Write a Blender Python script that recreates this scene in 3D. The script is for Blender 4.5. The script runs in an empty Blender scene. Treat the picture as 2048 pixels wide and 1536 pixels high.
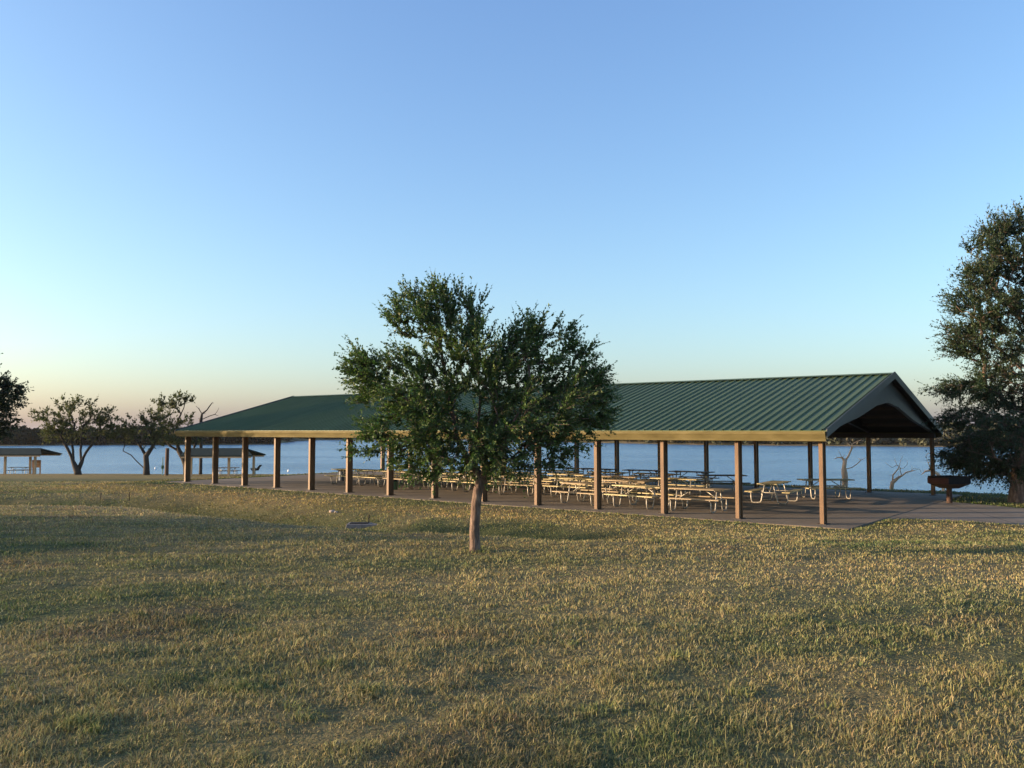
import bpy, math, random
import numpy as np
from mathutils import Vector, Matrix

random.seed(7)
RNG = np.random.default_rng(11)
SC = bpy.context.scene
COL = SC.collection
PI = math.pi

# ------------------------------------------------------------------ camera
F, CX, CY = 1700.0, 1024.0, 768.0          # focal length and centre, in photo pixels
PITCH = math.atan(93.0 / F)
CAMZ = 2.75
cam_d = bpy.data.cameras.new('camera')
cam_d.sensor_width = 36.0
cam_d.lens = F / 2048.0 * 36.0
cam_d.clip_start = 0.1
cam_d.clip_end = 8000.0
cam = bpy.data.objects.new('camera', cam_d)
COL.objects.link(cam)
cam.location = (0, 0, CAMZ)
cam.rotation_euler = (PI / 2 + PITCH, 0, 0)
SC.camera = cam


def at(px, py, Y):
    """world point seen at photo pixel (px,py) at depth Y"""
    dx = (px - CX) / F
    dz = (CY - py) / F
    fy = math.cos(PITCH) - dz * math.sin(PITCH)
    fz = math.sin(PITCH) + dz * math.cos(PITCH)
    k = Y / fy
    return Vector((dx * k, Y, CAMZ + fz * k))


def at_z(px, py, z):
    a = at(px, py, 1.0)
    k = (z - CAMZ) / (a.z - CAMZ)
    return Vector((a.x * k, k, z))


# ------------------------------------------------------------------ noise
def _hash(ix, iy, seed):
    n = (ix.astype(np.int64) * 374761393 + iy.astype(np.int64) * 668265263 + seed * 982451653) & 0xFFFFFFFF
    n = ((n ^ (n >> 13)) * 1274126177) & 0xFFFFFFFF
    n = n ^ (n >> 16)
    return (n & 0xFFFFFF) / float(0xFFFFFF)


def vnoise(x, y, seed=0):
    x = np.asarray(x, float); y = np.asarray(y, float)
    ix = np.floor(x); iy = np.floor(y)
    fx = x - ix; fy = y - iy
    fx = fx * fx * (3 - 2 * fx); fy = fy * fy * (3 - 2 * fy)
    a = _hash(ix, iy, seed); b = _hash(ix + 1, iy, seed)
    c = _hash(ix, iy + 1, seed); d = _hash(ix + 1, iy + 1, seed)
    return (a * (1 - fx) + b * fx) * (1 - fy) + (c * (1 - fx) + d * fx) * fy


def fbm(x, y, seed=0, octv=4):
    s = 0.0; a = 0.5; t = 0.0
    for k in range(octv):
        s = s + a * vnoise(x * 2 ** k, y * 2 ** k, seed + k * 17)
        t += a; a *= 0.5
    return s / t


def sstep(t):
    t = np.clip(t, 0, 1)
    return t * t * (3 - 2 * t)


# ------------------------------------------------------------------ pavilion frame and terrain
U = Vector((-math.sin(math.radians(52.0)), math.cos(math.radians(52.0)), 0))   # along the building, away to the left
V = Vector((-U.y * -1.0, -U.x, 0)); V = Vector((U.y, -U.x, 0))                  # across the building, away from the lawn
C1 = Vector((9.07, 25.0, 0))
SP, NCOL, WID = 2.59, 14, 14.4
LEN = SP * (NCOL - 1)


def st(s, t, z=0.0):
    p = C1 + U * s + V * t
    return Vector((p.x, p.y, z))


SLAB = [st(-0.95, -0.75), st(34.4, -0.75), st(34.4, 15.2), st(-0.95, 15.2)]
_pl = [at_z(1735, 1043, 0), at_z(1765, 1038.5, 0), at_z(1830, 1038, 0), at_z(1930, 1042, 0), at_z(2048, 1051, 0)]
_pu = [at_z(2048, 1017, 0), at_z(1960, 1009, 0), at_z(1905, 1004, 0)]
_dr = (_pl[4] - _pl[3]).normalized()
PATH = [st(0.6, 1.0)] + _pl + [_pl[4] + _dr * 25, _pu[0] + Vector((27, -1.0, 0))] + _pu + [st(-0.4, 12.5), st(2, 11)]

LAKE_Z = -2.1


def poly_sd(x, y, poly):
    """signed distance (negative inside) to a polygon"""
    d = np.full(x.shape, 1e18)
    inside = np.zeros(x.shape, bool)
    n = len(poly)
    for i in range(n):
        ax, ay = poly[i].x, poly[i].y
        bx, by = poly[(i + 1) % n].x, poly[(i + 1) % n].y
        ex, ey = bx - ax, by - ay
        wx, wy = x - ax, y - ay
        h = np.clip((wx * ex + wy * ey) / (ex * ex + ey * ey), 0, 1)
        d = np.minimum(d, (wx - ex * h) ** 2 + (wy - ey * h) ** 2)
        c = ((ay > y) != (by > y)) & (x < (bx - ax) * (y - ay) / (by - ay + 1e-12) + ax)
        inside ^= c
    d = np.sqrt(d)
    return np.where(inside, -d, d)


SHX = [-600, -100, -55, -30, -18, -8, -3, 22, 30, 60, 600]
SHY = [95, 95, 97.5, 96, 92, 76, 66, 44.5, 43, 46, 80]
FAX = [-3000, 0, 300, 540, 620, 1000, 1150, 1400, 1900, 4000]
FAY = [262, 272, 280, 292, 430, 430, 345, 285, 250, 235]
SWALE = [(-60, 36), (-25, 34), (-13, 33.6), (-3.8, 23.6), (1.5, 20.5)]

CREST = [(-60, 32.5), (-25, 30.5), (-13.5, 30), (-5.5, 20.8)]


def paved_dist(x, y):
    return np.minimum(poly_sd(x, y, SLAB), poly_sd(x, y, PATH))


def ground(x, y, rough=True):
    x = np.atleast_1d(np.asarray(x, float)); y = np.atleast_1d(np.asarray(y, float))
    n = 1.15 - 0.0338 * np.clip(y, -30, 400)
    n = n + (fbm(x * 0.07 + 5, y * 0.07, 3, 3) - 0.5) * 0.35 * sstep((np.abs(y) - 3) / 14)
    # swale
    ds = np.full(x.shape, 1e9); w = np.zeros(x.shape)
    for i in range(len(SWALE) - 1):
        ax, ay = SWALE[i]; bx, by = SWALE[i + 1]
        ex, ey = bx - ax, by - ay
        h = np.clip(((x - ax) * ex + (y - ay) * ey) / (ex * ex + ey * ey), 0, 1)
        dd = np.hypot(x - ax - ex * h, y - ay - ey * h)
        ds = np.minimum(ds, dd)
    n = n - 0.68 * np.exp(-(ds / 1.8) ** 2)
    d = paved_dist(x, y)
    L = -0.07 + 0.09 * sstep((d + 0.05) / 0.30)
    z = L + (n - L) * sstep(d / 9.0)
    if rough:
        z = z + (fbm(x * 1.1, y * 1.1, 21, 3) - 0.5) * 0.07 * sstep((d - 0.3) / 2.0)
    # lake edge
    ys = np.interp(x, SHX, SHY) + (fbm(x * 0.12, x * 0 + 3.3, 9, 3) - 0.5) * 3.0
    dn = (ys - y) * 0.78
    k = np.interp(x, [-40, -12, 5], [0.10, 0.25, 0.36])
    bank = LAKE_Z + k * dn
    h = np.clip(0.5 + 0.5 * (bank - z) / 0.35, 0, 1)
    z = bank * (1 - h) + z * h - 0.35 * h * (1 - h)
    z = np.maximum(z, LAKE_Z - 1.5)
    # far shore
    a = x / np.maximum(y, 1.0) * F + CX
    yf = np.interp(a, FAX, FAY) + (fbm(x * 0.03, x * 0 + 7.7, 5, 3) - 0.5) * 14
    far = LAKE_Z + np.clip((y - yf) * 0.05, -1.5, 2.6)
    z = np.where(y > 150, np.maximum(z, far), z)
    return z


def gz(x, y):
    return float(ground(x, y)[0])


def hit(px, py):
    """point of the terrain seen at a photo pixel"""
    a = at(px, py, 1.0)
    Y = np.arange(3.5, 160, 0.05)
    X = a.x * Y
    Z = CAMZ + (a.z - CAMZ) * Y
    g = ground(X, Y)
    i = int(np.argmax(Z <= g))
    return Vector((X[i], Y[i], g[i]))


# ------------------------------------------------------------------ materials
def new_mat(name):
    m = bpy.data.materials.new(name)
    m.use_nodes = True
    nt = m.node_tree
    b = nt.nodes['Principled BSDF']
    return m, nt, b


def noise_mat(name, cols, scale=4.0, rough=0.7, bump=0.0, bscale=None, detail=6.0, stretch=(1, 1, 1), metallic=0.0, spec=0.5, stops=None, rot=0.0, joints=None):
    """procedural material: noise between colours, optional bump"""
    m, nt, b = new_mat(name)
    N = nt.nodes; Lk = nt.links
    tc = N.new('ShaderNodeTexCoord')
    mp = N.new('ShaderNodeMapping'); mp.inputs['Scale'].default_value = stretch
    if rot:
        mr = N.new('ShaderNodeMapping'); mr.inputs['Rotation'].default_value = (0, 0, rot)
        Lk.new(tc.outputs['Object'], mr.inputs['Vector']); Lk.new(mr.outputs['Vector'], mp.inputs['Vector'])
    else:
        Lk.new(tc.outputs['Object'], mp.inputs['Vector'])
    nz = N.new('ShaderNodeTexNoise'); nz.inputs['Scale'].default_value = scale; nz.inputs['Detail'].default_value = detail
    nz.inputs['Roughness'].default_value = 0.65
    Lk.new(mp.outputs['Vector'], nz.inputs['Vector'])
    cr = N.new('ShaderNodeValToRGB')
    stops = stops or [0.3 + 0.4 * i / max(1, len(cols) - 1) for i in range(len(cols))]
    els = cr.color_ramp.elements
    while len(els) < len(cols): els.new(0.5)
    for e, c, s in zip(els, cols, stops):
        e.position = s; e.color = (*c, 1)
    Lk.new(nz.outputs['Fac'], cr.inputs['Fac'])
    if joints:
        bk = N.new('ShaderNodeTexBrick'); bk.offset = 0.0
        bk.inputs['Color1'].default_value = (1, 1, 1, 1); bk.inputs['Color2'].default_value = (0.86, 0.87, 0.88, 1)
        bk.inputs['Mortar'].default_value = (0.35, 0.34, 0.33, 1)
        bk.inputs['Scale'].default_value = 1.0; bk.inputs['Brick Width'].default_value = joints[0]; bk.inputs['Row Height'].default_value = joints[1]
        bk.inputs['Mortar Size'].default_value = 0.018
        Lk.new((mr if rot else mp).outputs['Vector'], bk.inputs['Vector'])
        mm = N.new('ShaderNodeMix'); mm.data_type = 'RGBA'; mm.blend_type = 'MULTIPLY'; mm.inputs['Factor'].default_value = 1.0
        Lk.new(cr.outputs['Color'], mm.inputs['A']); Lk.new(bk.outputs['Color'], mm.inputs['B'])
        Lk.new(mm.outputs['Result'], b.inputs['Base Color'])
    else:
        Lk.new(cr.outputs['Color'], b.inputs['Base Color'])
    b.inputs['Roughness'].default_value = rough
    b.inputs['Metallic'].default_value = metallic
    b.inputs['Specular IOR Level'].default_value = spec
    if bump:
        n2 = N.new('ShaderNodeTexNoise'); n2.inputs['Scale'].default_value = bscale or scale * 4; n2.inputs['Detail'].default_value = 5
        Lk.new(mp.outputs['Vector'], n2.inputs['Vector'])
        bp = N.new('ShaderNodeBump'); bp.inputs['Strength'].default_value = bump; bp.inputs['Distance'].default_value = 0.02
        Lk.new(n2.outputs['Fac'], bp.inputs['Height'])
        Lk.new(bp.outputs['Normal'], b.inputs['Normal'])
    return m


def attr_mat(name, trans=0.25, rough=0.6, spec=0.25, tscale=(1.0, 1.0, 1.0)):
    """leaf or blade material: colour from the per-leaf colour attribute, some light passes through"""
    m, nt, b = new_mat(name)
    N = nt.nodes; Lk = nt.links
    at_ = N.new('ShaderNodeAttribute'); at_.attribute_name = 'tint'
    Lk.new(at_.outputs['Color'], b.inputs['Base Color'])
    b.inputs['Roughness'].default_value = rough
    b.inputs['Specular IOR Level'].default_value = spec
    tr = N.new('ShaderNodeBsdfTranslucent')
    mulc = N.new('ShaderNodeVectorMath'); mulc.operation = 'MULTIPLY'
    mulc.inputs[1].default_value = tscale
    Lk.new(at_.outputs['Color'], mulc.inputs[0])
    Lk.new(mulc.outputs['Vector'], tr.inputs['Color'])
    mx = N.new('ShaderNodeMixShader'); mx.inputs['Fac'].default_value = trans
    out = N['Material Output']
    Lk.new(b.outputs['BSDF'], mx.inputs[1]); Lk.new(tr.outputs['BSDF'], mx.inputs[2])
    Lk.new(mx.outputs['Shader'], out.inputs['Surface'])
    return m


M = {}
M['column'] = noise_mat('brown_painted_steel', [(0.110, 0.058, 0.026), (0.150, 0.082, 0.037), (0.175, 0.100, 0.047)], 3.0, 0.6, 0.15, 30, stretch=(1, 1, 0.3))
M['fascia'] = noise_mat('tan_painted_metal', [(0.088, 0.070, 0.027), (0.122, 0.100, 0.041), (0.160, 0.132, 0.060)], 1.3, 0.75, 0.05, 8, stretch=(1, 1, 3), spec=0.15)
M['roof'] = noise_mat('green_ribbed_metal', [(0.050, 0.074, 0.026), (0.063, 0.094, 0.034), (0.083, 0.117, 0.047)], 1.0, 0.5, 0.0, spec=0.25, rot=-math.atan2(U.y, U.x), stretch=(3.3, 0.22, 0.22))
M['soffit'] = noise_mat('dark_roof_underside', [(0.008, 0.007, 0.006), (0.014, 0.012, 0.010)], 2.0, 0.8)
M['beam'] = noise_mat('grey_green_painted_steel', [(0.034, 0.038, 0.034), (0.050, 0.055, 0.050)], 2.5, 0.55)
M['purlin'] = noise_mat('dark_brown_steel', [(0.020, 0.014, 0.011), (0.032, 0.023, 0.019)], 3.0, 0.6)
M['slab'] = noise_mat('brown_concrete', [(0.112, 0.086, 0.058), (0.156, 0.123, 0.086), (0.200, 0.162, 0.118)], 0.6, 0.85, 0.25, 40, detail=9, rot=-math.atan2(U.y, U.x), joints=(5.18, 4.8))
M['path'] = noise_mat('pale_brown_concrete', [(0.135, 0.110, 0.080), (0.178, 0.148, 0.112), (0.220, 0.185, 0.143)], 0.9, 0.88, 0.25, 40, detail=9, joints=(3.0, 9.0), rot=0.22)
M['concrete'] = noise_mat('grey_concrete', [(0.085, 0.082, 0.080), (0.15, 0.142, 0.135)], 6.0, 0.9, 0.3, 40)
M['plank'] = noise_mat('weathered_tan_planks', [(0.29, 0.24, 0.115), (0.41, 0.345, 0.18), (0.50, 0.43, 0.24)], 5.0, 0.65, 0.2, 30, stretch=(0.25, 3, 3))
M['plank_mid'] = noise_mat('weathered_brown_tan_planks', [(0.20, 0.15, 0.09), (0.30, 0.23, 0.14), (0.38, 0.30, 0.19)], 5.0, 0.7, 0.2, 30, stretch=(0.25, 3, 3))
M['plank_dark'] = noise_mat('shade_darkened_planks', [(0.085, 0.065, 0.05), (0.14, 0.11, 0.085)], 5.0, 0.7, 0.2, 30, stretch=(0.25, 3, 3))  # planks darkened for tables standing in roof shade
M['pipe'] = noise_mat('galvanised_pipe', [(0.28, 0.26, 0.22), (0.42, 0.39, 0.34)], 12.0, 0.45, metallic=0.35)
M['black_iron'] = noise_mat('sooty_black_iron', [(0.012, 0.012, 0.013), (0.022, 0.021, 0.021)], 9.0, 0.8, 0.2, 60, spec=0.15)
M['rust'] = noise_mat('rusty_iron', [(0.11, 0.035, 0.018), (0.20, 0.075, 0.035), (0.26, 0.16, 0.06)], 7.0, 0.85, 0.25, 50)
M['tan_wood'] = noise_mat('tan_wood', [(0.36, 0.24, 0.13), (0.48, 0.34, 0.20)], 4.0, 0.75, 0.15, 30, stretch=(1, 1, 0.2))
M['orange_wood'] = noise_mat('orange_stained_wood', [(0.34, 0.14, 0.045), (0.46, 0.21, 0.075)], 4.0, 0.7, 0.1, 30, stretch=(1, 1, 4))
M['post_wood'] = noise_mat('dark_brown_post', [(0.055, 0.030, 0.020), (0.10, 0.06, 0.04)], 5.0, 0.85, 0.3, 30, stretch=(1, 1, 0.2))
M['shelter_roof'] = noise_mat('dark_shelter_roof', [(0.016, 0.025, 0.021), (0.028, 0.040, 0.034)], 3.0, 0.8, spec=0.1)
M['bark'] = noise_mat('brown_bark', [(0.045, 0.030, 0.023), (0.125, 0.082, 0.062), (0.26, 0.19, 0.15)], 11.0, 0.92, 1.0, 30, stretch=(1, 1, 0.30))
M['bark_dark'] = noise_mat('dark_bark', [(0.022, 0.018, 0.015), (0.05, 0.04, 0.032)], 6.0, 0.95, 0.6, 20, stretch=(1, 1, 0.25))
M['bark_pale'] = noise_mat('pale_dead_wood', [(0.34, 0.21, 0.12), (0.50, 0.34, 0.21), (0.66, 0.52, 0.38)], 4.0, 0.9, 0.5, 20, stretch=(1, 1, 0.3))
M['blue_paint'] = noise_mat('dark_blue_steel', [(0.03, 0.05, 0.085), (0.05, 0.075, 0.12)], 6.0, 0.5)
M['green_paint'] = noise_mat('dull_green_steel', [(0.035, 0.085, 0.025), (0.055, 0.12, 0.04)], 6.0, 0.5)
M['white_paint'] = noise_mat('white_plastic', [(0.72, 0.72, 0.70), (0.82, 0.82, 0.80)], 6.0, 0.4)
M['pale_paint'] = noise_mat('pale_green_paint', [(0.42, 0.52, 0.40), (0.55, 0.64, 0.50)], 6.0, 0.5)
M['maroon'] = noise_mat('dark_red_rusty_iron', [(0.030, 0.009, 0.010), (0.055, 0.017, 0.015)], 7.0, 0.85, 0.25, 50)
M['ochre_rust'] = noise_mat('ochre_rusty_iron', [(0.10, 0.060, 0.022), (0.17, 0.11, 0.04)], 7.0, 0.85, 0.25, 50)
M['dark_rust'] = noise_mat('dark_rusty_steel', [(0.035, 0.018, 0.012), (0.075, 0.038, 0.024)], 7.0, 0.85, 0.25, 50)
M['rock'] = noise_mat('pale_rock', [(0.26, 0.20, 0.16), (0.45, 0.36, 0.29)], 4.0, 0.95, 0.5, 20)
M['leaf'] = attr_mat('small_oak_leaves', 0.22, 0.5, 0.35, (1.0, 1.25, 0.6))
M['leaf_far'] = attr_mat('sparse_far_leaves', 0.25, 0.7, 0.15, (1.0, 1.2, 0.6))
M['blade'] = attr_mat('grass_blades', 0.22, 0.75, 0.1)
M['wood_far'] = attr_mat('far_wood_leaves', 0.10, 0.9, 0.0)

# ground: dry lawn with greener and barer patches, sandy near the water
def ground_mat():
    m, nt, b = new_mat('dry_lawn_soil')
    N = nt.nodes; Lk = nt.links
    tc = N.new('ShaderNodeTexCoord')
    at_ = N.new('ShaderNodeAttribute'); at_.attribute_name = 'tint'
    n1 = N.new('ShaderNodeTexNoise'); n1.inputs['Scale'].default_value = 9.0; n1.inputs['Detail'].default_value = 8; n1.inputs['Roughness'].default_value = 0.75
    Lk.new(tc.outputs['Object'], n1.inputs['Vector'])
    cr = N.new('ShaderNodeValToRGB')
    cr.color_ramp.elements[0].position = 0.30; cr.color_ramp.elements[0].color = (0.42, 0.42, 0.42, 1)
    cr.color_ramp.elements[1].position = 0.72; cr.color_ramp.elements[1].color = (1.35, 1.3, 1.2, 1)
    Lk.new(n1.outputs['Fac'], cr.inputs['Fac'])
    mul = N.new('ShaderNodeMix'); mul.data_type = 'RGBA'; mul.blend_type = 'MULTIPLY'; mul.inputs['Factor'].default_value = 1.0
    Lk.new(at_.outputs['Color'], mul.inputs['A']); Lk.new(cr.outputs['Color'], mul.inputs['B'])
    Lk.new(mul.outputs['Result'], b.inputs['Base Color'])
    b.inputs['Roughness'].default_value = 0.95
    b.inputs['Specular IOR Level'].default_value = 0.1
    n2 = N.new('ShaderNodeTexNoise'); n2.inputs['Scale'].default_value = 22.0; n2.inputs['Detail'].default_value = 6
    Lk.new(tc.outputs['Object'], n2.inputs['Vector'])
    bp = N.new('ShaderNodeBump'); bp.inputs['Strength'].default_value = 0.8; bp.inputs['Distance'].default_value = 0.05
    Lk.new(n2.outputs['Fac'], bp.inputs['Height']); Lk.new(bp.outputs['Normal'], b.inputs['Normal'])
    return m


def water_mat():
    m, nt, b = new_mat('rippled_lake_water')
    N = nt.nodes; Lk = nt.links
    tc = N.new('ShaderNodeTexCoord')
    mp = N.new('ShaderNodeMapping'); mp.inputs['Scale'].default_value = (0.6, 1.0, 1.0); mp.inputs['Rotation'].default_value = (0, 0, 0.25)
    Lk.new(tc.outputs['Object'], mp.inputs['Vector'])
    n1 = N.new('ShaderNodeTexNoise'); n1.inputs['Scale'].default_value = 1.1; n1.inputs['Detail'].default_value = 4; n1.inputs['Roughness'].default_value = 0.6
    Lk.new(mp.outputs['Vector'], n1.inputs['Vector'])
    n2 = N.new('ShaderNodeTexNoise'); n2.inputs['Scale'].default_value = 0.06; n2.inputs['Detail'].default_value = 3
    mp2 = N.new('ShaderNodeMapping'); mp2.inputs['Scale'].default_value = (0.25, 1.0, 1.0)
    Lk.new(tc.outputs['Object'], mp2.inputs['Vector']); Lk.new(mp2.outputs['Vector'], n2.inputs['Vector'])
    mr = N.new('ShaderNodeMapRange'); mr.inputs['From Min'].default_value = 0.35; mr.inputs['From Max'].default_value = 0.65
    mr.inputs['To Min'].default_value = 0.25; mr.inputs['To Max'].default_value = 1.0
    Lk.new(n2.outputs['Fac'], mr.inputs['Value'])
    bp = N.new('ShaderNodeBump'); bp.inputs['Distance'].default_value = 0.9
    Lk.new(mr.outputs['Result'], bp.inputs['Strength'])
    Lk.new(n1.outputs['Fac'], bp.inputs['Height']); Lk.new(bp.outputs['Normal'], b.inputs['Normal'])
    b.inputs['Base Color'].default_value = (0.062, 0.172, 0.285, 1)
    b.inputs['Roughness'].default_value = 0.22
    b.inputs['IOR'].default_value = 1.33
    return m


M['ground'] = ground_mat()
M['water'] = water_mat()


# ------------------------------------------------------------------ mesh helpers
def link(o, parent=None):
    COL.objects.link(o)
    if parent is not None:
        o.parent = parent
    return o


def tag(o, label=None, cat=None, group=None, kind=None):
    if label: o['label'] = label
    if cat: o['category'] = cat
    if group: o['group'] = group
    if kind: o['kind'] = kind
    return o


def empty(name, loc, rz=0.0, label=None, cat=None, group=None):
    o = bpy.data.objects.new(name, None)
    o.empty_display_size = 0.3
    o.location = loc; o.rotation_euler = (0, 0, rz)
    COL.objects.link(o)
    return tag(o, label, cat, group)


def copy_tree(o, parent=None):
    c = o.copy(); COL.objects.link(c)
    if parent is not None: c.parent = parent
    for ch in list(o.children):
        copy_tree(ch, c)
    return c


class MB:
    def __init__(self):
        self.v = []; self.f = []

    def box(self, c, sx, sy, sz, ax=None):
        """box centred at c with full sizes; ax = (ex, ey, ez) unit axes"""
        ex, ey, ez = ax or (Vector((1, 0, 0)), Vector((0, 1, 0)), Vector((0, 0, 1)))
        c = Vector(c); b = len(self.v)
        for k in (-1, 1):
            for j, i in ((-1, -1), (-1, 1), (1, 1), (1, -1)):
                self.v.append(c + ex * (i * sx / 2) + ey * (j * sy / 2) + ez * (k * sz / 2))
        self.f += [(b + 3, b + 2, b + 1, b), (b + 4, b + 5, b + 6, b + 7)]
        for i in range(4):
            j = (i + 1) % 4
            self.f.append((b + i, b + j, b + 4 + j, b + 4 + i))
        return self

    def bar(self, p0, p1, w, h):
        """rectangular bar from p0 to p1"""
        p0 = Vector(p0); p1 = Vector(p1)
        d = (p1 - p0); L = d.length; d.normalize()
        up = Vector((0, 0, 1)) if abs(d.z) < 0.95 else Vector((1, 0, 0))
        e2 = up.cross(d).normalized(); e3 = d.cross(e2)
        return self.box((p0 + p1) / 2, L, w, h, (d, e2, e3))

    def tube(self, pts, rad, n=8, caps=True):
        """smooth tube along points; rad number or list"""
        pts = [Vector(p) for p in pts]
        if not isinstance(rad, (list, tuple)): rad = [rad] * len(pts)
        b = len(self.v); prev = None
        for i, p in enumerate(pts):
            if i == 0: d = pts[1] - pts[0]
            elif i == len(pts) - 1: d = pts[-1] - pts[-2]
            else: d = (pts[i + 1] - pts[i - 1])
            d.normalize()
            if prev is None:
                a = Vector((1, 0, 0)) if abs(d.x) < 0.9 else Vector((0, 1, 0))
            else:
                a = prev
            e1 = (a - d * a.dot(d)).normalized(); e2 = d.cross(e1); prev = e1
            for k in range(n):
                t = 2 * PI * k / n
                self.v.append(p + (e1 * math.cos(t) + e2 * math.sin(t)) * rad[i])
        for i in range(len(pts) - 1):
            for k in range(n):
                q = (k + 1) % n
                self.f.append((b + i * n + k, b + i * n + q, b + (i + 1) * n + q, b + (i + 1) * n + k))
        if caps:
            self.f.append(tuple(b + k for k in reversed(range(n))))
            m = b + (len(pts) - 1) * n
            self.f.append(tuple(m + k for k in range(n)))
        return self

    def prism(self, ring, off):
        """closed solid: ring of points and the same ring moved by off"""
        b = len(self.v); n = len(ring); off = Vector(off)
        self.v += [Vector(p) for p in ring] + [Vector(p) + off for p in ring]
        self.f.append(tuple(b + k for k in reversed(range(n))))
        self.f.append(tuple(b + n + k for k in range(n)))
        for k in range(n):
            q = (k + 1) % n
            self.f.append((b + k, b + q, b + n + q, b + n + k))
        return self

    def hexa(self, lo, hi):
        """solid between two quads (4 points each)"""
        b = len(self.v); n = len(lo)
        self.v += [Vector(p) for p in lo] + [Vector(p) for p in hi]
        self.f.append(tuple(b + k for k in reversed(range(n))))
        self.f.append(tuple(b + n + k for k in range(n)))
        for k in range(n):
            q = (k + 1) % n
            self.f.append((b + k, b + q, b + n + q, b + n + k))
        return self

    def build(self, name, mat, parent=None, smooth=False, bevel=0.0, origin=None):
        me = bpy.data.meshes.new(name)
        vs = self.v
        if origin is not None:
            vs = [v - Vector(origin) for v in vs]
        me.from_pydata([tuple(v) for v in vs], [], self.f)
        me.materials.append(mat)
        if smooth:
            me.polygons.foreach_set('use_smooth', [True] * len(me.polygons))
        me.validate(); me.update()
        import bmesh
        bm = bmesh.new(); bm.from_mesh(me)
        bmesh.ops.recalc_face_normals(bm, faces=bm.faces)
        bm.to_mesh(me); bm.free()
        o = bpy.data.objects.new(name, me)
        if origin is not None: o.location = origin
        if bevel:
            md = o.modifiers.new('bevel', 'BEVEL'); md.width = bevel; md.segments = 2; md.limit_method = 'ANGLE'
        return link(o, parent)


def np_mesh(name, verts, faces, mat, tint=None, parent=None, smooth=False, origin=None, norm_smooth=False):
    """mesh from numpy arrays; faces (n,k); tint (n_faces,3) colour per face"""
    verts = np.ascontiguousarray(verts, dtype=np.float32)
    if origin is not None:
        verts = verts - np.array(origin, dtype=np.float32)
    me = bpy.data.meshes.new(name)
    nf, k = faces.shape
    me.vertices.add(len(verts)); me.vertices.foreach_set('co', verts.ravel())
    me.loops.add(nf * k); me.loops.foreach_set('vertex_index', np.ascontiguousarray(faces, dtype=np.int32).ravel())
    me.polygons.add(nf)
    me.polygons.foreach_set('loop_start', np.arange(0, nf * k, k, dtype=np.int32))
    if smooth:
        me.polygons.foreach_set('use_smooth', np.ones(nf, dtype=bool))
    me.update(calc_edges=True)
    if tint is not None:
        if len(tint) == nf:
            a = me.color_attributes.new('tint', 'FLOAT_COLOR', 'CORNER')
            c = np.ones((nf * k, 4), dtype=np.float32); c[:, :3] = np.repeat(tint, k, axis=0)
        else:
            a = me.color_attributes.new('tint', 'FLOAT_COLOR', 'POINT')
            c = np.ones((len(verts), 4), dtype=np.float32); c[:, :3] = tint
        a.data.foreach_set('color', c.ravel())
    me.materials.append(mat)
    o = bpy.data.objects.new(name, me)
    if origin is not None: o.location = origin
    return link(o, parent)


# ------------------------------------------------------------------ sky and sun
SUN_EL = math.radians(7.5)
SUN_AZ = math.radians(182.0)      # from +X, anticlockwise: from the left, a little behind the camera
sdir = Vector((math.cos(SUN_AZ) * math.cos(SUN_EL), math.sin(SUN_AZ) * math.cos(SUN_EL), math.sin(SUN_EL)))
w = bpy.data.worlds.new('World'); SC.world = w; w.use_nodes = True
wn = w.node_tree
bg = wn.nodes['Background']
sky = wn.nodes.new('ShaderNodeTexSky'); sky.sky_type = 'NISHITA'; sky.sun_disc = False
sky.sun_elevation = SUN_EL
sky.sun_rotation = PI / 2 - SUN_AZ
sky.altitude = 0; sky.air_density = 1.0; sky.dust_density = 1.7; sky.ozone_density = 2.5
tint_ = wn.nodes.new('ShaderNodeVectorMath'); tint_.operation = 'MULTIPLY'; tint_.inputs[1].default_value = (1.03, 1.02, 0.91)
wn.links.new(sky.outputs['Color'], tint_.inputs[0])
scat = wn.nodes.new('ShaderNodeVectorMath'); scat.operation = 'ADD'; scat.inputs[1].default_value = (0.0, 0.02, 0.42)   # even blue skylight
wn.links.new(tint_.outputs['Vector'], scat.inputs[0])
wn.links.new(scat.outputs['Vector'], bg.inputs['Color'])
bg.inputs['Strength'].default_value = 0.14
ld = bpy.data.lights.new('sun', 'SUN'); ld.energy = 3.95; ld.angle = math.radians(0.53); ld.color = (1.0, 0.72, 0.46)
lo = bpy.data.objects.new('sun', ld); COL.objects.link(lo)
lo.rotation_euler = sdir.to_track_quat('Z', 'Y').to_euler()
lo.location = (-30, -10, 30)
SC.view_settings.view_transform = 'Standard'
SC.view_settings.look = 'None'
SC.view_settings.exposure = 1.53
SC.view_settings.gamma = 1.0


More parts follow.
